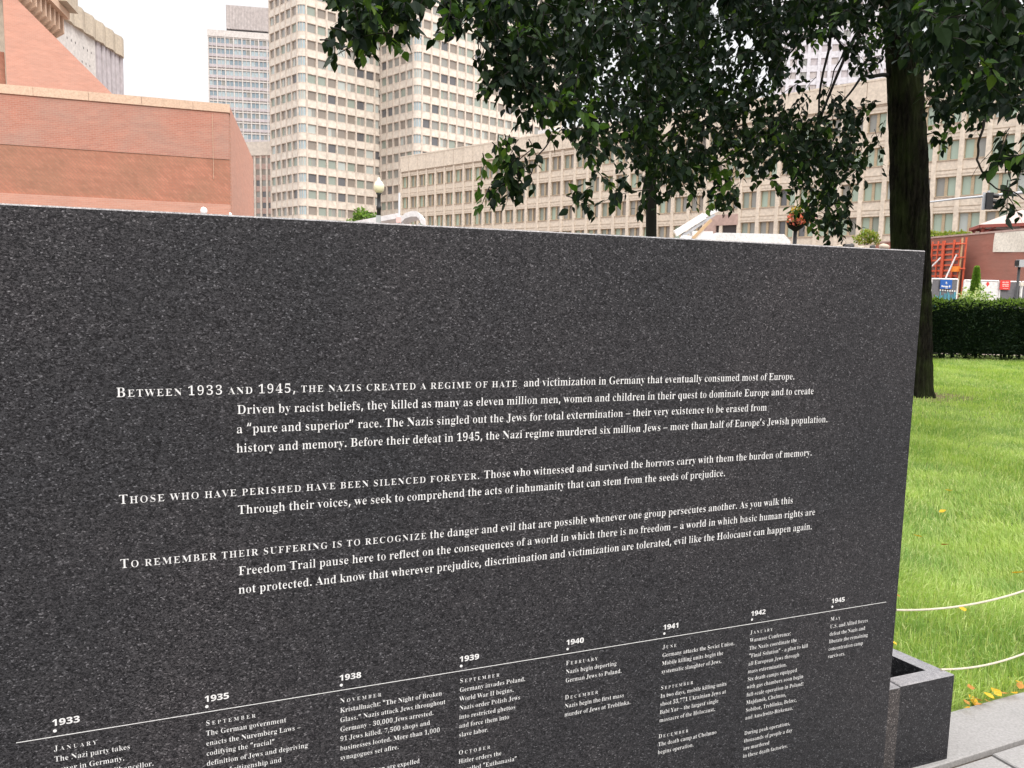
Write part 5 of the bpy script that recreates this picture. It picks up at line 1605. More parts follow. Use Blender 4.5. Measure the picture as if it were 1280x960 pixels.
# ------------------------------------------------------------------ fallen leaves
def fallen(px, py, size, mat, label, z=0.012, on='lawn'):
    size *= 0.85
    p = gnd(px, py, z)
    a = random.uniform(0, 6.28)
    D = np.array([[math.cos(a), math.sin(a), random.uniform(-.1, .25)]]); Nn = np.array([[random.gauss(0, .3), random.gauss(0, .3), 1.0]])
    me = leaf_cloud('fallen_leaf', np.zeros((1, 3)), D, Nn, np.array([size]), [MAT[mat]], None, 0.35, -0.25, 1.1)
    o = link('fallen_leaf', me); o.location = (p.x, p.y, p.z)
    tag(o, label, 'leaf', 'fallen leaves')
    return o


EDGE = '{} fallen leaf where grass meets paving, {}'
edge_px = [(1206, 884, 'yellow_leaf', 0.035), (1212, 881, 'brown_leaf', 0.035), (1219, 880, 'brown_leaf', 0.03), (1228, 876, 'brown_leaf', 0.05), (1235, 876, 'brown_leaf', 0.04), (1243, 873, 'yellow_leaf', 0.05), (1252, 870, 'yellow_leaf', 0.055), (1259, 866, 'brown_leaf', 0.05), (1266, 865, 'yellow_leaf', 0.045), (1274, 861, 'brown_leaf', 0.05), (1279, 855, 'yellow_leaf', 0.05)]
words = ['nearest the planter', 'second from the planter', 'third from the planter', 'fourth from the planter', 'fifth from the planter', 'sixth from the planter', 'seventh from the planter', 'fourth from the right', 'third from the right', 'second from the right', 'at the right edge of the photo']
for (px, py, mt, s), wd in zip(edge_px, words):
    fallen(px, py, s, mt, EDGE.format('yellow' if mt == 'yellow_leaf' else 'orange brown', wd), 0.014)
lf = fallen(1211, 868, 0.075, 'yellow_leaf', 'curled yellow leaf standing up beside the planter corner', 0.02)
lf.rotation_euler = (0.9, 0.5, 0.3)
fallen(1209, 858, 0.045, 'brown_leaf', 'brown dry leaf leaning in the grass just behind the curled yellow one', 0.05).rotation_euler = (0.8, 0.2, 1.0)
fallen(1265, 716, 0.09, 'yellow_leaf', 'large yellow leaf in the grass above the upper rope at right', 0.055)
fallen(1206, 764, 0.06, 'yellow_leaf', 'yellow leaf in the grass between the two ropes', 0.055)
fallen(1152, 671, 0.075, 'yellow_leaf', 'round yellow leaf in mid lawn close to the wall edge', 0.055)
fallen(1174, 640, 0.06, 'yellow_leaf', 'yellow leaf higher up the lawn than the round one', 0.055)
fallen(1177, 681, 0.07, 'brown_leaf', 'yellow brown leaf right of the round yellow leaf in mid lawn', 0.05)
fallen(1121, 806, 0.055, 'yellow_leaf', 'yellow leaf tucked behind the planter against the wall edge', 0.05)
fallen(1125, 746, 0.05, 'brown_leaf', 'orange leaf beside the wall edge just above the upper rope', 0.05)
fallen(1190, 613, 0.09, 'yellow_leaf', 'pale yellow leaf in the far grass near the tree shade', 0.055)

# ------------------------------------------------------------------ planting behind the hedge
def conifer(name, x, y, h, r, label):
    o = thing(name, label, 'tree', (x, y, 0))
    b = MB(); b.tube([(0, 0, -0.02), (0, 0, h * 0.9)], [0.05, 0.01], 8); b.build('trunk', MAT['bark'], o)
    n = 6000
    u = rng.random(n) ** 0.75; a = rng.uniform(0, 2 * np.pi, n)
    rr = r * (1 - u) ** 0.8 * (0.72 + 0.34 * rng.random(n)) * (1 + 0.12 * np.sin(a * 3 + u * 20))
    P = np.stack([rr * np.cos(a), rr * np.sin(a), 0.1 + u * (h - 0.1)], 1)
    D = np.stack([np.cos(a), np.sin(a), np.full(n, 1.1)], 1) + rng.normal(size=(n, 3)) * 0.5
    me = simple_leaves('crown', P, D, rng.normal(size=(n, 3)), rng.uniform(0.05, 0.11, n), [MAT['conifer']])
    link('crown', me, o)


cp_ = at(1218, 372, 24.2)
conifer('cone_tree', cp_.x, cp_.y, at(1218, 335, 24.2).z, 0.27, 'small bright green cone shaped evergreen behind the hedge')


def bush(name, c, rx, ry, rz, n, size, mats, share, label, cat='shrub', stems=True):
    o = thing(name, label, cat, (c[0], c[1], c[2]))
    if stems:
        b = MB()
        for k in range(6):
            a = k * 1.05
            b.tube([(0.05 * math.cos(a), 0.05 * math.sin(a), -0.05), (rx * .4 * math.cos(a), ry * .4 * math.sin(a), rz * 1.0)], [0.03 * rz, 0.01 * rz], 6)
        b.build('stems', MAT['bark'], o)
    u = rdir(n) * (rng.uniform(0.35, 1.0, n) ** 0.4)[:, None]
    lumpy = 1 + 0.22 * np.sin(u[:, 0] * 5 + u[:, 2] * 4) + 0.15 * np.sin(u[:, 1] * 9 + 2 * u[:, 2])
    P = u * np.array([rx, ry, rz]) * lumpy[:, None]; P[:, 2] += rz
    P = P[P[:, 2] > 0.02]; n = len(P)
    D = u[:n] + rng.normal(size=(n, 3)) * 0.7
    k = (rng.random(n) < share).astype(int)
    me = simple_leaves('foliage', P, D, rng.normal(size=(n, 3)), rng.uniform(0.6, 1.2, n) * size, mats, k)
    link('foliage', me, o)
    return o


c = at(1212, 372, 23.4)
bush('flowering_shrub', (c.x, c.y, 0), 0.36, 0.4, 0.92, 2200, 0.10, [MAT['conifer'], MAT['blossom']], 0.5, 'creamy flowering shrub left of the cone shaped evergreen')
c = at(1230, 372, 23.4)
bush('flowering_shrub', (c.x, c.y, 0), 0.34, 0.4, 0.93, 2200, 0.10, [MAT['conifer'], MAT['blossom']], 0.55, 'creamy flowering shrub right of the cone shaped evergreen')

# ------------------------------------------------------------------ brick retaining wall and terrace across the road
q0 = at(1060, 305, 66); zt = at(1165, 296, 60).z
q1 = at(1165, 296, 60)
yq = Y_for(1280, 285.5, zt); q2 = at(1280, 285.5, yq)
aQ = math.atan2(q2.y - q1.y, q2.x - q1.x)
rw = thing('retaining_wall', 'weathered red brick retaining wall behind the hedge and the building site fence', 'wall', (q1.x, q1.y, 0), aQ)
QM = frame(q1.x, q1.y, aQ); QI = QM.inverted()
m = MB(); m.box(-7.0, 40, 0, 0.5, -0.05, zt - 0.12); m.build('brickwork', MAT['brick_far'], rw)
m = MB()
for i in range(24):
    m.box(-7.05 + i * 2.0, -7.06 + (i + 1) * 2.0 - 0.006, -0.05, 0.55, zt - 0.12, zt)
m.build('cap', MAT['pinkpanel'], rw)
ter = MB(); ter.box(-7, 40, 0.52, 15, -0.04, zt - 0.35, 0, QM); o = ter.build('terrace', MAT['paving']); o['kind'] = 'structure'


def q_on(px, py, off=0.0):
    d = ray(px, py); nrm = Vector((-math.sin(aQ), math.cos(aQ), 0))
    t_ = (Vector((q1.x, q1.y, 0)) + nrm * off - EYE).dot(nrm) / d.dot(nrm)
    return EYE + d * t_


def ql(px, py, off=0.0):
    return QI @ q_on(px, py, off)


# banner on the wall
b0 = ql(1244, 291, -0.04); b1 = ql(1241, 315, -0.04); b2 = ql(1300, 287, -0.04); b3 = ql(1300, 315, -0.04)
m = MB()
vs = []
NX, NZ = 14, 6
for j in range(NZ + 1):
    for i in range(NX + 1):
        f, g_ = i / NX, j / NZ
        x = (b1.x * (1 - f) + b3.x * f) * (1 - g_) + (b0.x * (1 - f) + b2.x * f) * g_
        z = (b1.z * (1 - f) + b3.z * f) * (1 - g_) + (b0.z * (1 - f) + b2.z * f) * g_
        vs.append((x, -0.05 - 0.03 * math.sin(f * 9 + g_ * 3), z))
m.add(vs, [(j * (NX + 1) + i, j * (NX + 1) + i + 1, (j + 1) * (NX + 1) + i + 1, (j + 1) * (NX + 1) + i) for j in range(NZ) for i in range(NX)], 0, QM)
n = len(m.v)
m.v += [tuple(QM @ Vector((x, y + 0.012, z))) for x, y, z in vs]
m.f += [tuple(reversed([i + n for i in f])) for f in m.f[:]]; m.mi += m.mi[:]; m.smooth += m.smooth[:]
ban = m.build('banner', MAT['banner']); tag(ban, 'blank off-white banner sheet hung on the red brick retaining wall', 'banner')

# orange formwork against the wall
fw = thing('formwork_panel', 'orange red steel formwork grid with white props leaning at the brick wall', 'formwork', (q1.x, q1.y, 0), aQ)
def fl_(px, py): return ql(px, py, -0.9)
Lp = fl_(1140, 310); Rp = fl_(1202, 310)
zb = fl_(1180, 347).z - 0.8; ztp = fl_(1180, 302).z
ww_ = Rp.x - Lp.x
m = MB(); m.box(Lp.x, Rp.x, -0.88, -0.85, 0.2, ztp - 0.05); m.build('form_ply', MAT['ply'], fw)
for i in range(9):
    z = zb + (ztp - zb) * (i + 0.5) / 9
    m = MB(); m.box(Lp.x, Rp.x, -0.98, -0.90, z - 0.06, z + 0.06); m.build('waler', MAT['orange_steel'], fw)
for px, wd in ((1146, .05), (1155, .04), (1166, .04), (1173, .04), (1180, .13), (1193, .07), (1201, .05)):
    x = fl_(px, 325).x
    m = MB(); m.box(x - wd, x + wd, -1.06, -0.985, 0.0, ztp + 0.05); m.build('stud', MAT['orange_steel'], fw)
for i, px in enumerate((1202.5, 1207.5)):
    x = fl_(px, 325).x
    m = MB(); m.tube([(x, -1.0, 0), (x, -1.0, ztp + 0.15)], 0.06, 8); m.build('scaffold_post', MAT['orange_steel'] if i else MAT['wood'], fw)
for py in (305, 322, 336):
    z = fl_(1205, py).z; xa = fl_(1199, py).x; xb = fl_(1210, py).x
    m = MB(); m.tube([(xa, -1.12, z), (xb, -1.12, z)], 0.05, 8); m.build('scaffold_ledger', MAT['orange_steel'], fw)
for (xa, ya), (xb, yb) in (((1158, 340), (1176, 322)), ((1183, 346), (1196, 318))):
    a0 = ql(xa, ya, -1.6); a1 = ql(xb, yb, -1.05)
    m = MB(); m.tube([(a0.x, -1.9, max(0.0, a0.z - 1.0)), (a0.x, -1.6, a0.z), (a1.x, -1.05, a1.z)], 0.055, 8); m.build('prop', MAT['white'], fw)
x = fl_(1200, 335).x
m = MB(); m.box(x - 0.35, x + 0.3, -1.3, -1.1, fl_(1200, 337).z - .15, fl_(1200, 333).z); m.build('clamp_plate', MAT['orange'], fw)

# gazebo on the terrace
gx = at(1276, 280, 61)
gaz = thing('gazebo', 'red trimmed gazebo with pale pinkish roof standing above the brick wall', 'gazebo', (gx.x, gx.y, zt - 0.35), R(12))
ez = at(1216, 278.5, 59).z - (zt - 0.35); az = at(1276, 262, 61).z - (zt - 0.35)
RR = 3.55
m = MB()
hexa = [(RR * math.cos(math.pi / 3 * k), RR * math.sin(math.pi / 3 * k)) for k in range(6)]
hi = [(0.42 * x, 0.42 * y) for x, y in hexa]
vs = [(x, y, ez) for x, y in hexa] + [(x, y, ez + (az - ez) * 0.62) for x, y in hi] + [(0, 0, az)]
fs = [(k, (k + 1) % 6, 6 + (k + 1) % 6, 6 + k) for k in range(6)] + [(6 + k, 6 + (k + 1) % 6, 12) for k in range(6)] + [(5, 4, 3, 2, 1, 0)]
m.add(vs, fs); m.build('roof', MAT['gaz_roof'], gaz)
m = MB()
for k in range(6):
    a, b_ = Vector((*hexa[k], 0)) * 0.985, Vector((*hexa[(k + 1) % 6], 0)) * 0.985
    d_ = b_ - a; M_ = Matrix.Translation((a.x, a.y, 0)) @ Matrix.Rotation(math.atan2(d_.y, d_.x), 4, 'Z')
    m.box(0.03, d_.length - 0.03, -0.04, 0.08, ez - 0.22, ez - 0.01, 0, M_)
m.build('fascia', MAT['red_trim'], gaz)
for k in range(6):
    p = Vector((*hexa[k], 0)) * 0.9
    m = MB(); m.box(p.x - 0.08, p.x + 0.08, p.y - 0.08, p.y + 0.08, 0, ez - 0.02); gp_ = m.build('post', MAT['red_trim'], gaz)
    for s in (1, -1):
        q = Vector((*hexa[(k + s) % 6], 0)) * 0.9
        d_ = (q - p).normalized()
        pts = [p + d_ * (0.08 + 0.75 * (1 - math.cos(t * math.pi / 2 / 6))) + Vector((0, 0, ez - 1.0 + 0.75 * math.sin(t * math.pi / 2 / 6))) for t in range(7)]
        m = MB(); m.tube(pts, 0.05, 6)
        m.tube([p + d_ * 0.1 + Vector((0, 0, ez - 0.5)), p + d_ * 0.5 + Vector((0, 0, ez - 0.34))], 0.035, 6)
        m.build('bracket', MAT['red_trim'], gp_)

# low yellow green planting along the terrace edge
for i, (px, Yb, rx_, rz_, lb_) in enumerate([(1085, 63.5, 0.9, 0.55, 'yellow green shrub on the terrace left of the big trunk'), (1172, 60.5, 1.0, 0.42, 'low yellow green shrub on the terrace just right of the big trunk'), (1190, 59.5, 1.1, 0.38, 'low yellow green shrub on the terrace above the orange formwork'), (1206, 58.5, 0.9, 0.34, 'low yellow green shrub on the terrace left of the gazebo')]):
    c = at(px, 290, Yb + 0.9)
    bush('terrace_shrub', (c.x, c.y, zt - 0.36), rx_, 0.5, rz_, 900, 0.22, [MAT['shrub'], MAT['conifer']], 0.25, lb_)

# ------------------------------------------------------------------ traffic signal on a mast arm
pr = at(1352, 300, 44)
ts = thing('traffic_signal', 'pale grey mast arm carrying a black traffic light over the street at right', 'traffic light', (pr.x, pr.y, 0))
def tl(px, py, Y): return at(px, py, Y) - Vector((pr.x, pr.y, 0))
m = MB(); m.lathe([(0.22, 0.0), (0.22, 0.12), (0.15, 0.15), (0.11, 8.4)], 14); m.build('mast', MAT['galv'], ts)
arm = [tl(1162.5, 252.5, 46), tl(1200, 248, 45.6), tl(1236, 244.8, 45.2), tl(1290, 239.5, 44.6), tl(1352, 229, 44)]
m = MB(); m.tube(arm, [0.045, 0.06, 0.07, 0.085, 0.10], 10); m.build('mast_arm', MAT['galv'], ts)
s0 = tl(1236.5, 241, 44.95); s1 = tl(1234.5, 262, 44.95)
hx_ = (s0.x + s1.x) / 2; hy_ = s0.y
m = MB(); m.box(hx_ - 0.17, hx_ + 0.17, hy_ - 0.16, hy_ + 0.05, s1.z, s0.z); hd_ = m.build('signal_head', MAT['black'], ts)
m = MB(); m.box(hx_ - 0.33, hx_ - 0.172, hy_ + 0.0, hy_ + 0.03, s1.z - .02, s0.z + .02); m.build('backplate_edge', MAT['galv'], ts)
for k in range(3):
    zc = s1.z + (s0.z - s1.z) * (k + 0.5) / 3
    m = MB(); m.tube([(hx_ + 0.17, hy_ - 0.05, zc), (hx_ + 0.46, hy_ - 0.10, zc - 0.03)], [0.135, 0.12], 12); m.build('visor', MAT['black'], hd_)
m = MB(); m.box(hx_ - 0.05, hx_ + 0.05, hy_ - 0.02, hy_ + 0.12, s0.z, s0.z + 0.12); m.build('hanger', MAT['galv'], ts)

# ------------------------------------------------------------------ building site fence with printed wraps
def fpos(px, Y=30.0): return at(px, 360, Y).x
ftop = at(1200, 346.5, 30).z
def fence_panel(px0, px1, Yf, mat, label, top=ftop, frame_mat='white'):
    xa, xb = fpos(px0, Yf), fpos(px1, Yf)
    o = thing('fence_panel', label, 'fence panel', ((xa + xb) / 2, Yf, -0.04))
    hw = (xb - xa) / 2
    m = MB(); m.box(-hw + 0.04, hw - 0.04, -0.012, 0.012, 0.12, top - 0.03); m.build('wrap', MAT[mat], o)
    m = MB()
    m.tube([(-hw + .02, 0, 0.0), (-hw + .02, 0, top)], 0.03, 8); m.tube([(hw - .02, 0, 0.0), (hw - .02, 0, top)], 0.03, 8); m.tube([(-hw + .02, 0, top), (hw - .02, 0, top)], 0.03, 8)
    fr_ = m.build('frame', MAT[frame_mat], o)
    for s in (-1, 1):
        m = MB(); m.box(s * (hw - 0.1) - 0.1, s * (hw - 0.1) + 0.1, -0.35, 0.35, 0.0, 0.1); m.build('foot', MAT['mech'], fr_)
    return o, hw


fa_, hw1 = fence_panel(1163, 1197, 29.6, 'wrap', 'dark grey fence panel with a blue sign and a printed cyan cityscape band', at(1180, 347.5, 29.6).z)
ca = (fpos(1163, 29.6) + fpos(1197, 29.6)) / 2
def on1(px, py): p = at(px, py, 29.57); return p.x - ca, p.z + 0.04
random.seed(5)
m = MB()
for i in range(15):
    px = 1168.5 + i * 1.75
    xa, zb_ = on1(px, 382); hgt = on1(px, 364.5 + random.uniform(-0.5, 5.0) + (2 if i < 3 else 0))[1]
    m.box(xa, xa + random.uniform(0.014, 0.034), -0.030, -0.014, 0.2, hgt, 0)
m.build('cityscape_print', MAT['cyan'], fa_)
m = MB()
for i in range(7):
    px = 1174.5 + i * 3.0
    xa, z0_ = on1(px, 363.4 + i * 0.25); xb, z1_ = on1(px + 1.9, 361.6 + i * 0.25)
    m.box(xa, xb, -0.034, -0.031, z0_, z1_, 0)
xa, z0_ = on1(1194.8, 372); xb, z1_ = on1(1196.3, 362); m.box(xa, xb, -0.034, -0.031, z0_, z1_, 0)
m.build('white_print', MAT['white'], fa_)
bs = thing('blue_sign', 'small blue square sign with white marks on the dark grey fence panel', 'sign', (ca, 29.57, -0.04))
xa, z1_ = on1(1175.3, 349.5); xb, z0_ = on1(1188.8, 361.2)
m = MB(); m.box(xa, xb, -0.035, -0.012, z0_, z1_); bf_ = m.build('face', MAT['blue_sign'], bs)
m = MB()
for (x0_, y0_, x1_, y1_) in ((1181.6, 352.2, 1182.8, 354.8), (1182.4, 353.4, 1183.2, 355.2), (1176.3, 356.6, 1177.6, 358.6), (1178.0, 357.1, 1179.0, 358.8), (1179.3, 357.2, 1180.1, 358.9), (1180.5, 357.3, 1181.6, 359.0), (1182.0, 357.4, 1182.9, 359.1), (1183.3, 357.5, 1184.4, 359.2), (1185.6, 356.8, 1187.0, 359.4), (1181.0, 359.8, 1184.2, 360.4)):
    xa, z1_ = on1(x0_, y0_); xb, z0_ = on1(x1_, y1_); m.box(xa, xb, -0.039, -0.036, z0_, z1_)
m.build('white_marks', MAT['white'], bf_)

fb_, hw2 = fence_panel(1204, 1248, 30.4, 'white', 'white hoarding panel with a small red diamond behind the cone shaped evergreen', at(1226, 349.5, 30.4).z)
cb = (fpos(1204, 30.4) + fpos(1248, 30.4)) / 2
def on2(px, py): p = at(px, py, 30.37); return p.x - cb, p.z + 0.04
dcx, dcz = on2(1235, 355)
m = MB(); m.add([(dcx - 0.065, -0.017, dcz), (dcx, -0.017, dcz - 0.10), (dcx + 0.065, -0.017, dcz), (dcx, -0.017, dcz + 0.10)], [(0, 1, 2, 3)]); m.build('diamond_mark', MAT['red_sign'], fb_)
m = MB()
for px in (1228, 1231, 1235, 1239):
    xa, z0_ = on2(px, 366); xb, z1_ = on2(px + 2.4, 364.6); m.box(xa, xb, -0.018, -0.014, z0_, z1_)
m.build('grey_print', MAT['lilac'], fb_)
fc_, hw3 = fence_panel(1249, 1276, 30.4, 'wrap', 'dark grey fence panel with a red sign right of the white hoarding', at(1262, 350.8, 30.4).z)
fd_, hw4 = fence_panel(1276.5, 1312, 30.2, 'wrap', 'dark grey fence panel at the right edge beyond the black pole', at(1290, 351.2, 30.2).z)
cc2 = (fpos(1249, 30.4) + fpos(1276, 30.4)) / 2
def on3(px, py): p = at(px, py, 30.36); return p.x - cc2, p.z + 0.04
rs = thing('red_sign', 'red rectangular sign with pale lettering on the grey fence panel', 'sign', (cc2, 30.36, -0.04))
xa, z1_ = on3(1250, 350); xb, z0_ = on3(1261.5, 362.3)
m = MB(); m.box(xa, xb, -0.035, -0.012, z0_, z1_); rf2 = m.build('face', MAT['red_sign'], rs)
m = MB()
for py, l_ in ((352.2, (1252.3, 1255.2)), (352.2, (1256, 1260)), (354.8, (1252.3, 1256.6)), (354.8, (1257.2, 1260)), (357, (1252.3, 1254.5)), (357, (1255.4, 1260)), (360.3, (1252.8, 1259.5))):
    xa, z1_ = on3(l_[0], py); xb, z0_ = on3(l_[1], py + (1.3 if py < 360 else 0.6)); m.box(xa, xb, -0.039, -0.036, z0_, z1_)
m.build('pale_print', MAT['pinkish'], rf2)

# black pole with a box and lens
bp = at(1270.5, 372, 27)
pol = thing('camera_pole', 'slim black pole topped with a grey and black sensor box at right', 'pole', (bp.x, bp.y, -0.04))
zt_ = at(1270.5, 333, 27).z + .04
m = MB(); m.lathe([(0.09, 0), (0.09, 0.1), (0.045, 0.14), (0.042, zt_)], 12); m.build('pole', MAT['black'], pol)
m = MB(); m.box(-0.07, 0.10, -0.10, 0.10, zt_ - 0.02, zt_ + 0.22); m.build('box', MAT['galv'], pol)
m = MB(); m.box(0.101, 0.20, -0.09, 0.06, zt_ + 0.03, zt_ + 0.21); m.build('lens_hood', MAT['black'], pol)
m = MB(); m.box(-0.13, -0.071, -0.08, 0.06, zt_ + 0.02, zt_ + 0.20); m.build('end_cap', MAT['black'], pol)
wp_ = at(1275.5, 372, 28)
po2 = thing('white_post', 'short white post between the grey fence panels behind the hedge', 'post', (wp_.x, wp_.y, -0.04))
m = MB(); m.tube([(0, 0, 0), (0, 0, at(1275, 356, 28).z)], 0.03, 8); m.build('post', MAT['white'], po2)
m = MB(); m.box(-0.06, 0.05, -0.05, 0.05, at(1275, 356, 28).z + 0.001, at(1275, 353, 28).z + .04); m.build('cap', MAT['banner'], po2)

# ------------------------------------------------------------------ street lamp and things on the plaza beyond the wall
lp = at(473.5, 278, 27)
lamp = thing('street_lamp', 'black post street lamp with a cream acorn globe in front of the twin towers', 'street lamp', (lp.x, lp.y, -0.04))
gb = at(473.5, 241.5, 27).z + .04; gt = at(473.5, 222, 27).z + .04
sc = (gt - gb) / 0.52
m = MB(); m.lathe([(0.17, 0), (0.17, 0.5), (0.10, 0.6), (0.075, 0.8), (0.066, gb - 0.55), (0.085, gb - 0.53), (0.085, gb - 0.42), (0.062, gb - 0.40), (0.062, gb - 0.06), (0.10, gb)], 16); m.build('post', MAT['black'], lamp)
m = MB(); m.lathe([(0.09, gb + 0.001), (0.155, gb + 0.08 * sc), (0.178, gb + 0.18 * sc), (0.165, gb + 0.28 * sc), (0.10, gb + 0.39 * sc), (0.055, gb + 0.42 * sc), (0.045, gb + 0.50 * sc), (0.012, gb + 0.53 * sc)], 20); m.build('globe', MAT['globe'], lamp)
m = MB(); m.box(-0.075, 0.075, -0.10, -0.062, gb - 0.95, gb - 0.72); m.build('plate', MAT['galv'], lamp)

gp = at(499, 275, 40)
gpl = thing('grey_pole', 'thin pale grey pole with a small red box beside the white canopies', 'pole', (gp.x, gp.y, -0.04))
m = MB(); m.lathe([(0.10, 0), (0.06, 0.1), (0.045, at(499, 241, 40).z + .04)], 10); m.build('pole', MAT['galv'], gpl)
zz = at(499, 275.5, 40).z + .04
m = MB(); m.box(-0.12, 0.10, -0.16, -0.055, zz - 0.12, zz + 0.14); m.build('box', MAT['pinkish'], gpl)

# long sloping canopy and a small rounded one
def canopy(name, label, pts_px, Y, depth, mat='white_fabric'):
    P = [at(px, py, Y) for px, py in pts_px]
    c0_ = P[0]
    o = thing(name, label, 'canopy', (c0_.x, c0_.y, -0.04))
    m = MB()
    tops = [(p.x - c0_.x, p.z + .04) for p in P]
    n = len(tops)
    vs = [(x, 0, z) for x, z in tops] + [(x, depth, z) for x, z in tops] + [(x, 0, z - 0.32) for x, z in tops] + [(x, depth, z - 0.32) for x, z in tops]
    fs = []
    for i in range(n - 1):
        fs += [(i, i + 1, n + i + 1, n + i), (2 * n + i, 2 * n + i + 1, i + 1, i), (3 * n + i + 1, 3 * n + i, n + i, n + i + 1), (2 * n + i + 1, 2 * n + i, 3 * n + i, 3 * n + i + 1)]
    fs += [(0, n, 3 * n, 2 * n), (n - 1, 3 * n - 1, 4 * n - 1, 2 * n - 1)]
    m.add(vs, fs); m.build('roof', MAT[mat], o)
    for x, z in (tops[0], tops[-1]):
        for y in (0.06, depth - 0.06):
            xx = x + (0.08 if x == tops[0][0] else -0.08)
            m = MB(); m.tube([(xx, y, 0), (xx, y, z - 0.33)], 0.05, 8); m.build('post', MAT['galv'], o)
    return o


canopy('canopy', 'long sloping white canopy roof seen over the wall by the street lamp', [(443, 276.5), (470, 271.5), (497, 266.3)], 52, 4.0)
canopy('canopy', 'small rounded white canopy right of the thin grey pole', [(501.5, 271.5), (506, 266.5), (514, 263.8), (521, 264), (524.5, 268), (525.5, 272)], 50, 3.0)
gt_ = at(457, 276, 75)
b_ = bush('small_tree', (gt_.x, gt_.y, at(457, 276, 75).z - 1.6), 1.45, 1.4, 1.25, 2500, 0.34, [MAT['midgreen'], MAT['conifer']], 0.3, 'light green tree top showing left of the street lamp', 'tree', False)
m = MB(); m.tube([(0, 0, -(at(457, 276, 75).z - 1.6) - 0.05), (0, 0, 1.4)], [0.16, 0.08], 8); m.build('trunk', MAT['bark'], b_)

# boom truck with raised white arm
bt0 = at(858, 296, 58)
trk = thing('boom_truck', 'white boom truck with its ladder-like arm raised under the leaves', 'truck', (bt0.x, bt0.y, -0.045), R(0))
def tk(px, py, Y=58): 
    p = at(px, py, Y); return Vector((p.x - bt0.x, p.y - bt0.y, p.z + .045))
bz = tk(860, 297).z
m = MB(); m.box(-2.2, 3.0, -1.1, 1.1, 0.75, 1.5); m.box(-2.0, 1.2, -1.0, 1.0, 1.5, bz - 1.0); m.build('body', MAT['white'], trk)
m = MB(); m.box(3.02, 4.6, -1.1, 1.1, 0.75, 2.0); m.prism([(3.02, -1.08), (4.3, -1.08), (4.3, 1.08), (3.02, 1.08)], 2.0, 2.9); cab_ = m.build('cab', MAT['white'], trk)
m = MB(); m.box(3.3, 4.1, -1.095, 1.095, 2.05, 2.7); m.box(4.2, 4.32, -0.9, 0.9, 2.05, 2.75); m.build('cab_window', MAT['pane_dark'], cab_)
for x in (-1.3, 3.7):
    for y in (-1.0, 0.85):
        m = MB(); m.tube([(x, y - 0.12, 0.5), (x, y + 0.12, 0.5)], 0.5, 18); m.build('wheel', MAT['tyre'], trk)
m = MB(); m.lathe([(0.55, bz - 1.0), (0.55, bz - 0.1), (0.4, bz + 0.1)], 16); m.build('turret', MAT['white'], trk)
def beam(a, b, w_, name, mat):
    d_ = (b - a); Ln = d_.length
    M_ = Matrix.Translation(a) @ d_.to_track_quat('X', 'Z').to_matrix().to_4x4()
    m = MB(); m.box(0, Ln, -w_, w_, -w_, w_, 0, M_); m.build(name, MAT[mat], trk)
beam(tk(844, 292), tk(880, 270), 0.22, 'boom', 'white')
beam(tk(876, 272), tk(897, 262), 0.14, 'boom_extension', 'white')
beam(tk(852, 296), tk(893, 268), 0.10, 'lift_ram', 'galv')
beam(tk(866, 298, 57.4), tk(889, 275, 57.4), 0.10, 'strut', 'wood')
m = MB(); q_ = tk(876, 296); m.box(q_.x - 0.7, q_.x + 0.7, -0.6, 0.6, bz - 1.2, q_.z + 0.35); m.build('equipment_box', MAT['white'], trk)

# long white van roof / low white awning right of the passage
vn = at(945, 300, 45)
van = thing('parked_van', 'white van whose roof just shows over the wall below the flower basket', 'van', (vn.x, vn.y, -0.045))
vt = at(945, 293.5, 45).z + .045
hs = vt
m = MB()
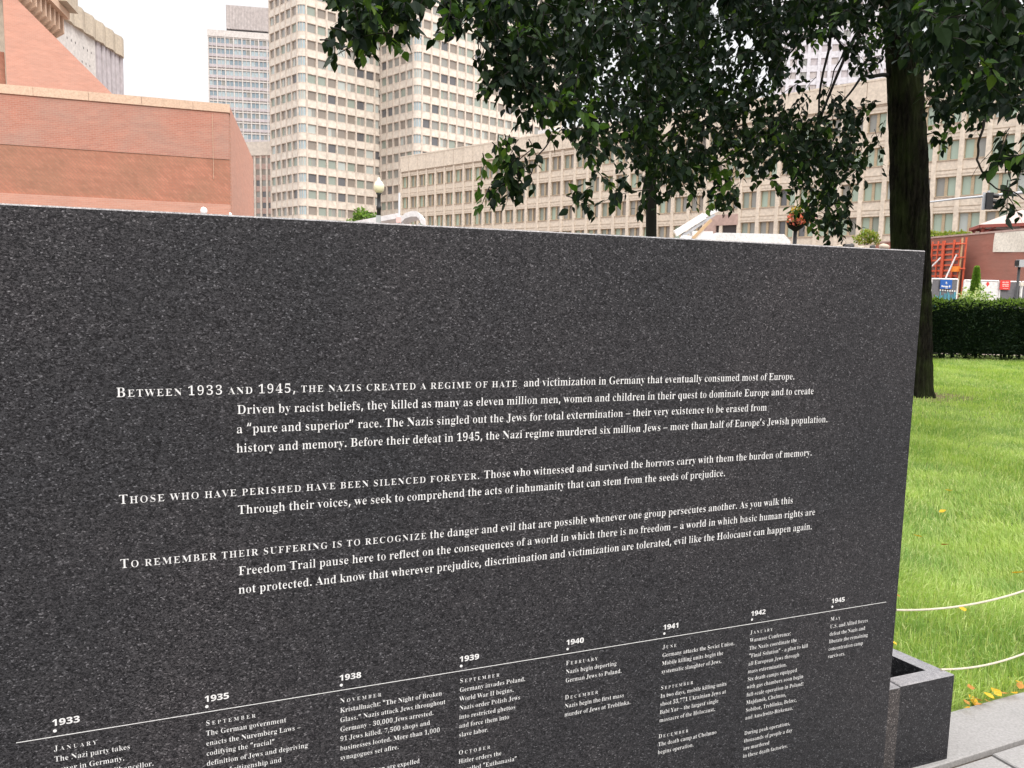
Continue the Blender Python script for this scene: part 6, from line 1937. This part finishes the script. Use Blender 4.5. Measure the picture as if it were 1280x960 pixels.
# side profile extruded across the width
prof = [(-2.6, 0.45), (2.7, 0.45), (2.7, 1.1), (2.2, 1.35), (1.55, hs * 0.93), (1.2, hs), (-2.4, hs), (-2.6, hs * 0.9)]
n = len(prof)
vs = [(x, -0.98, z) for x, z in prof] + [(x, 0.98, z) for x, z in prof]
m.add(vs, [tuple(range(n)), tuple(range(2 * n - 1, n - 1, -1))] + [((i + 1) % n, i, n + i, n + (i + 1) % n) for i in range(n)])
m.build('body', MAT['white'], van)
for x in (-1.7, 1.75):
    for y in (-0.92, 0.92):
        m = MB(); m.tube([(x, y - 0.1, 0.36), (x, y + 0.1, 0.36)], 0.36, 16); m.build('wheel', MAT['tyre'], van)
m = MB(); m.box(0.7, 1.5, -0.99, 0.99, 1.35, hs * 0.86); m.build('side_window', MAT['pane_dark'], van)

# flower basket on a dark post
fp = at(993.5, 300, 24)
bk = thing('flower_basket_post', 'dark post carrying a basket of red and yellow flowers among the low leaves', 'flower basket', (fp.x, fp.y, -0.04))
fz = at(993, 277, 24).z + .04
m = MB(); m.lathe([(0.12, 0), (0.12, 0.15), (0.07, 0.2), (0.055, fz + 0.25)], 12); m.build('post', MAT['black'], bk)
def posy(c, r, n, mats, nm):
    u = rdir(n) * (rng.random(n) ** 0.35)[:, None] * r
    P = u + np.array(c); D = u + rng.normal(size=(n, 3)) * 0.1
    me = simple_leaves(nm, P, D, rng.normal(size=(n, 3)), rng.uniform(0.04, 0.09, n), mats, rng.integers(0, len(mats), n), 0.9)
    link(nm, me, bk)
m = MB(); m.lathe([(0.05, fz - 0.28), (0.22, fz - 0.16), (0.27, fz - 0.02)], 14); m.build('basket', MAT['bark'], bk)
posy((-0.02, -0.12, fz + 0.06), np.array([0.27, 0.24, 0.18]), 420, [MAT['redflower'], MAT['redflower'], MAT['midgreen']], 'flowers')
posy((-0.06, -0.12, fz + 0.28), np.array([0.15, 0.14, 0.12]), 160, [MAT['shrub'], MAT['shrub'], MAT['yellow_leaf']], 'yellow_flowers')
posy((0.36, -0.05, fz + 0.14), np.array([0.18, 0.15, 0.15]), 180, [MAT['redflower'], MAT['pinkish']], 'pink_flowers')
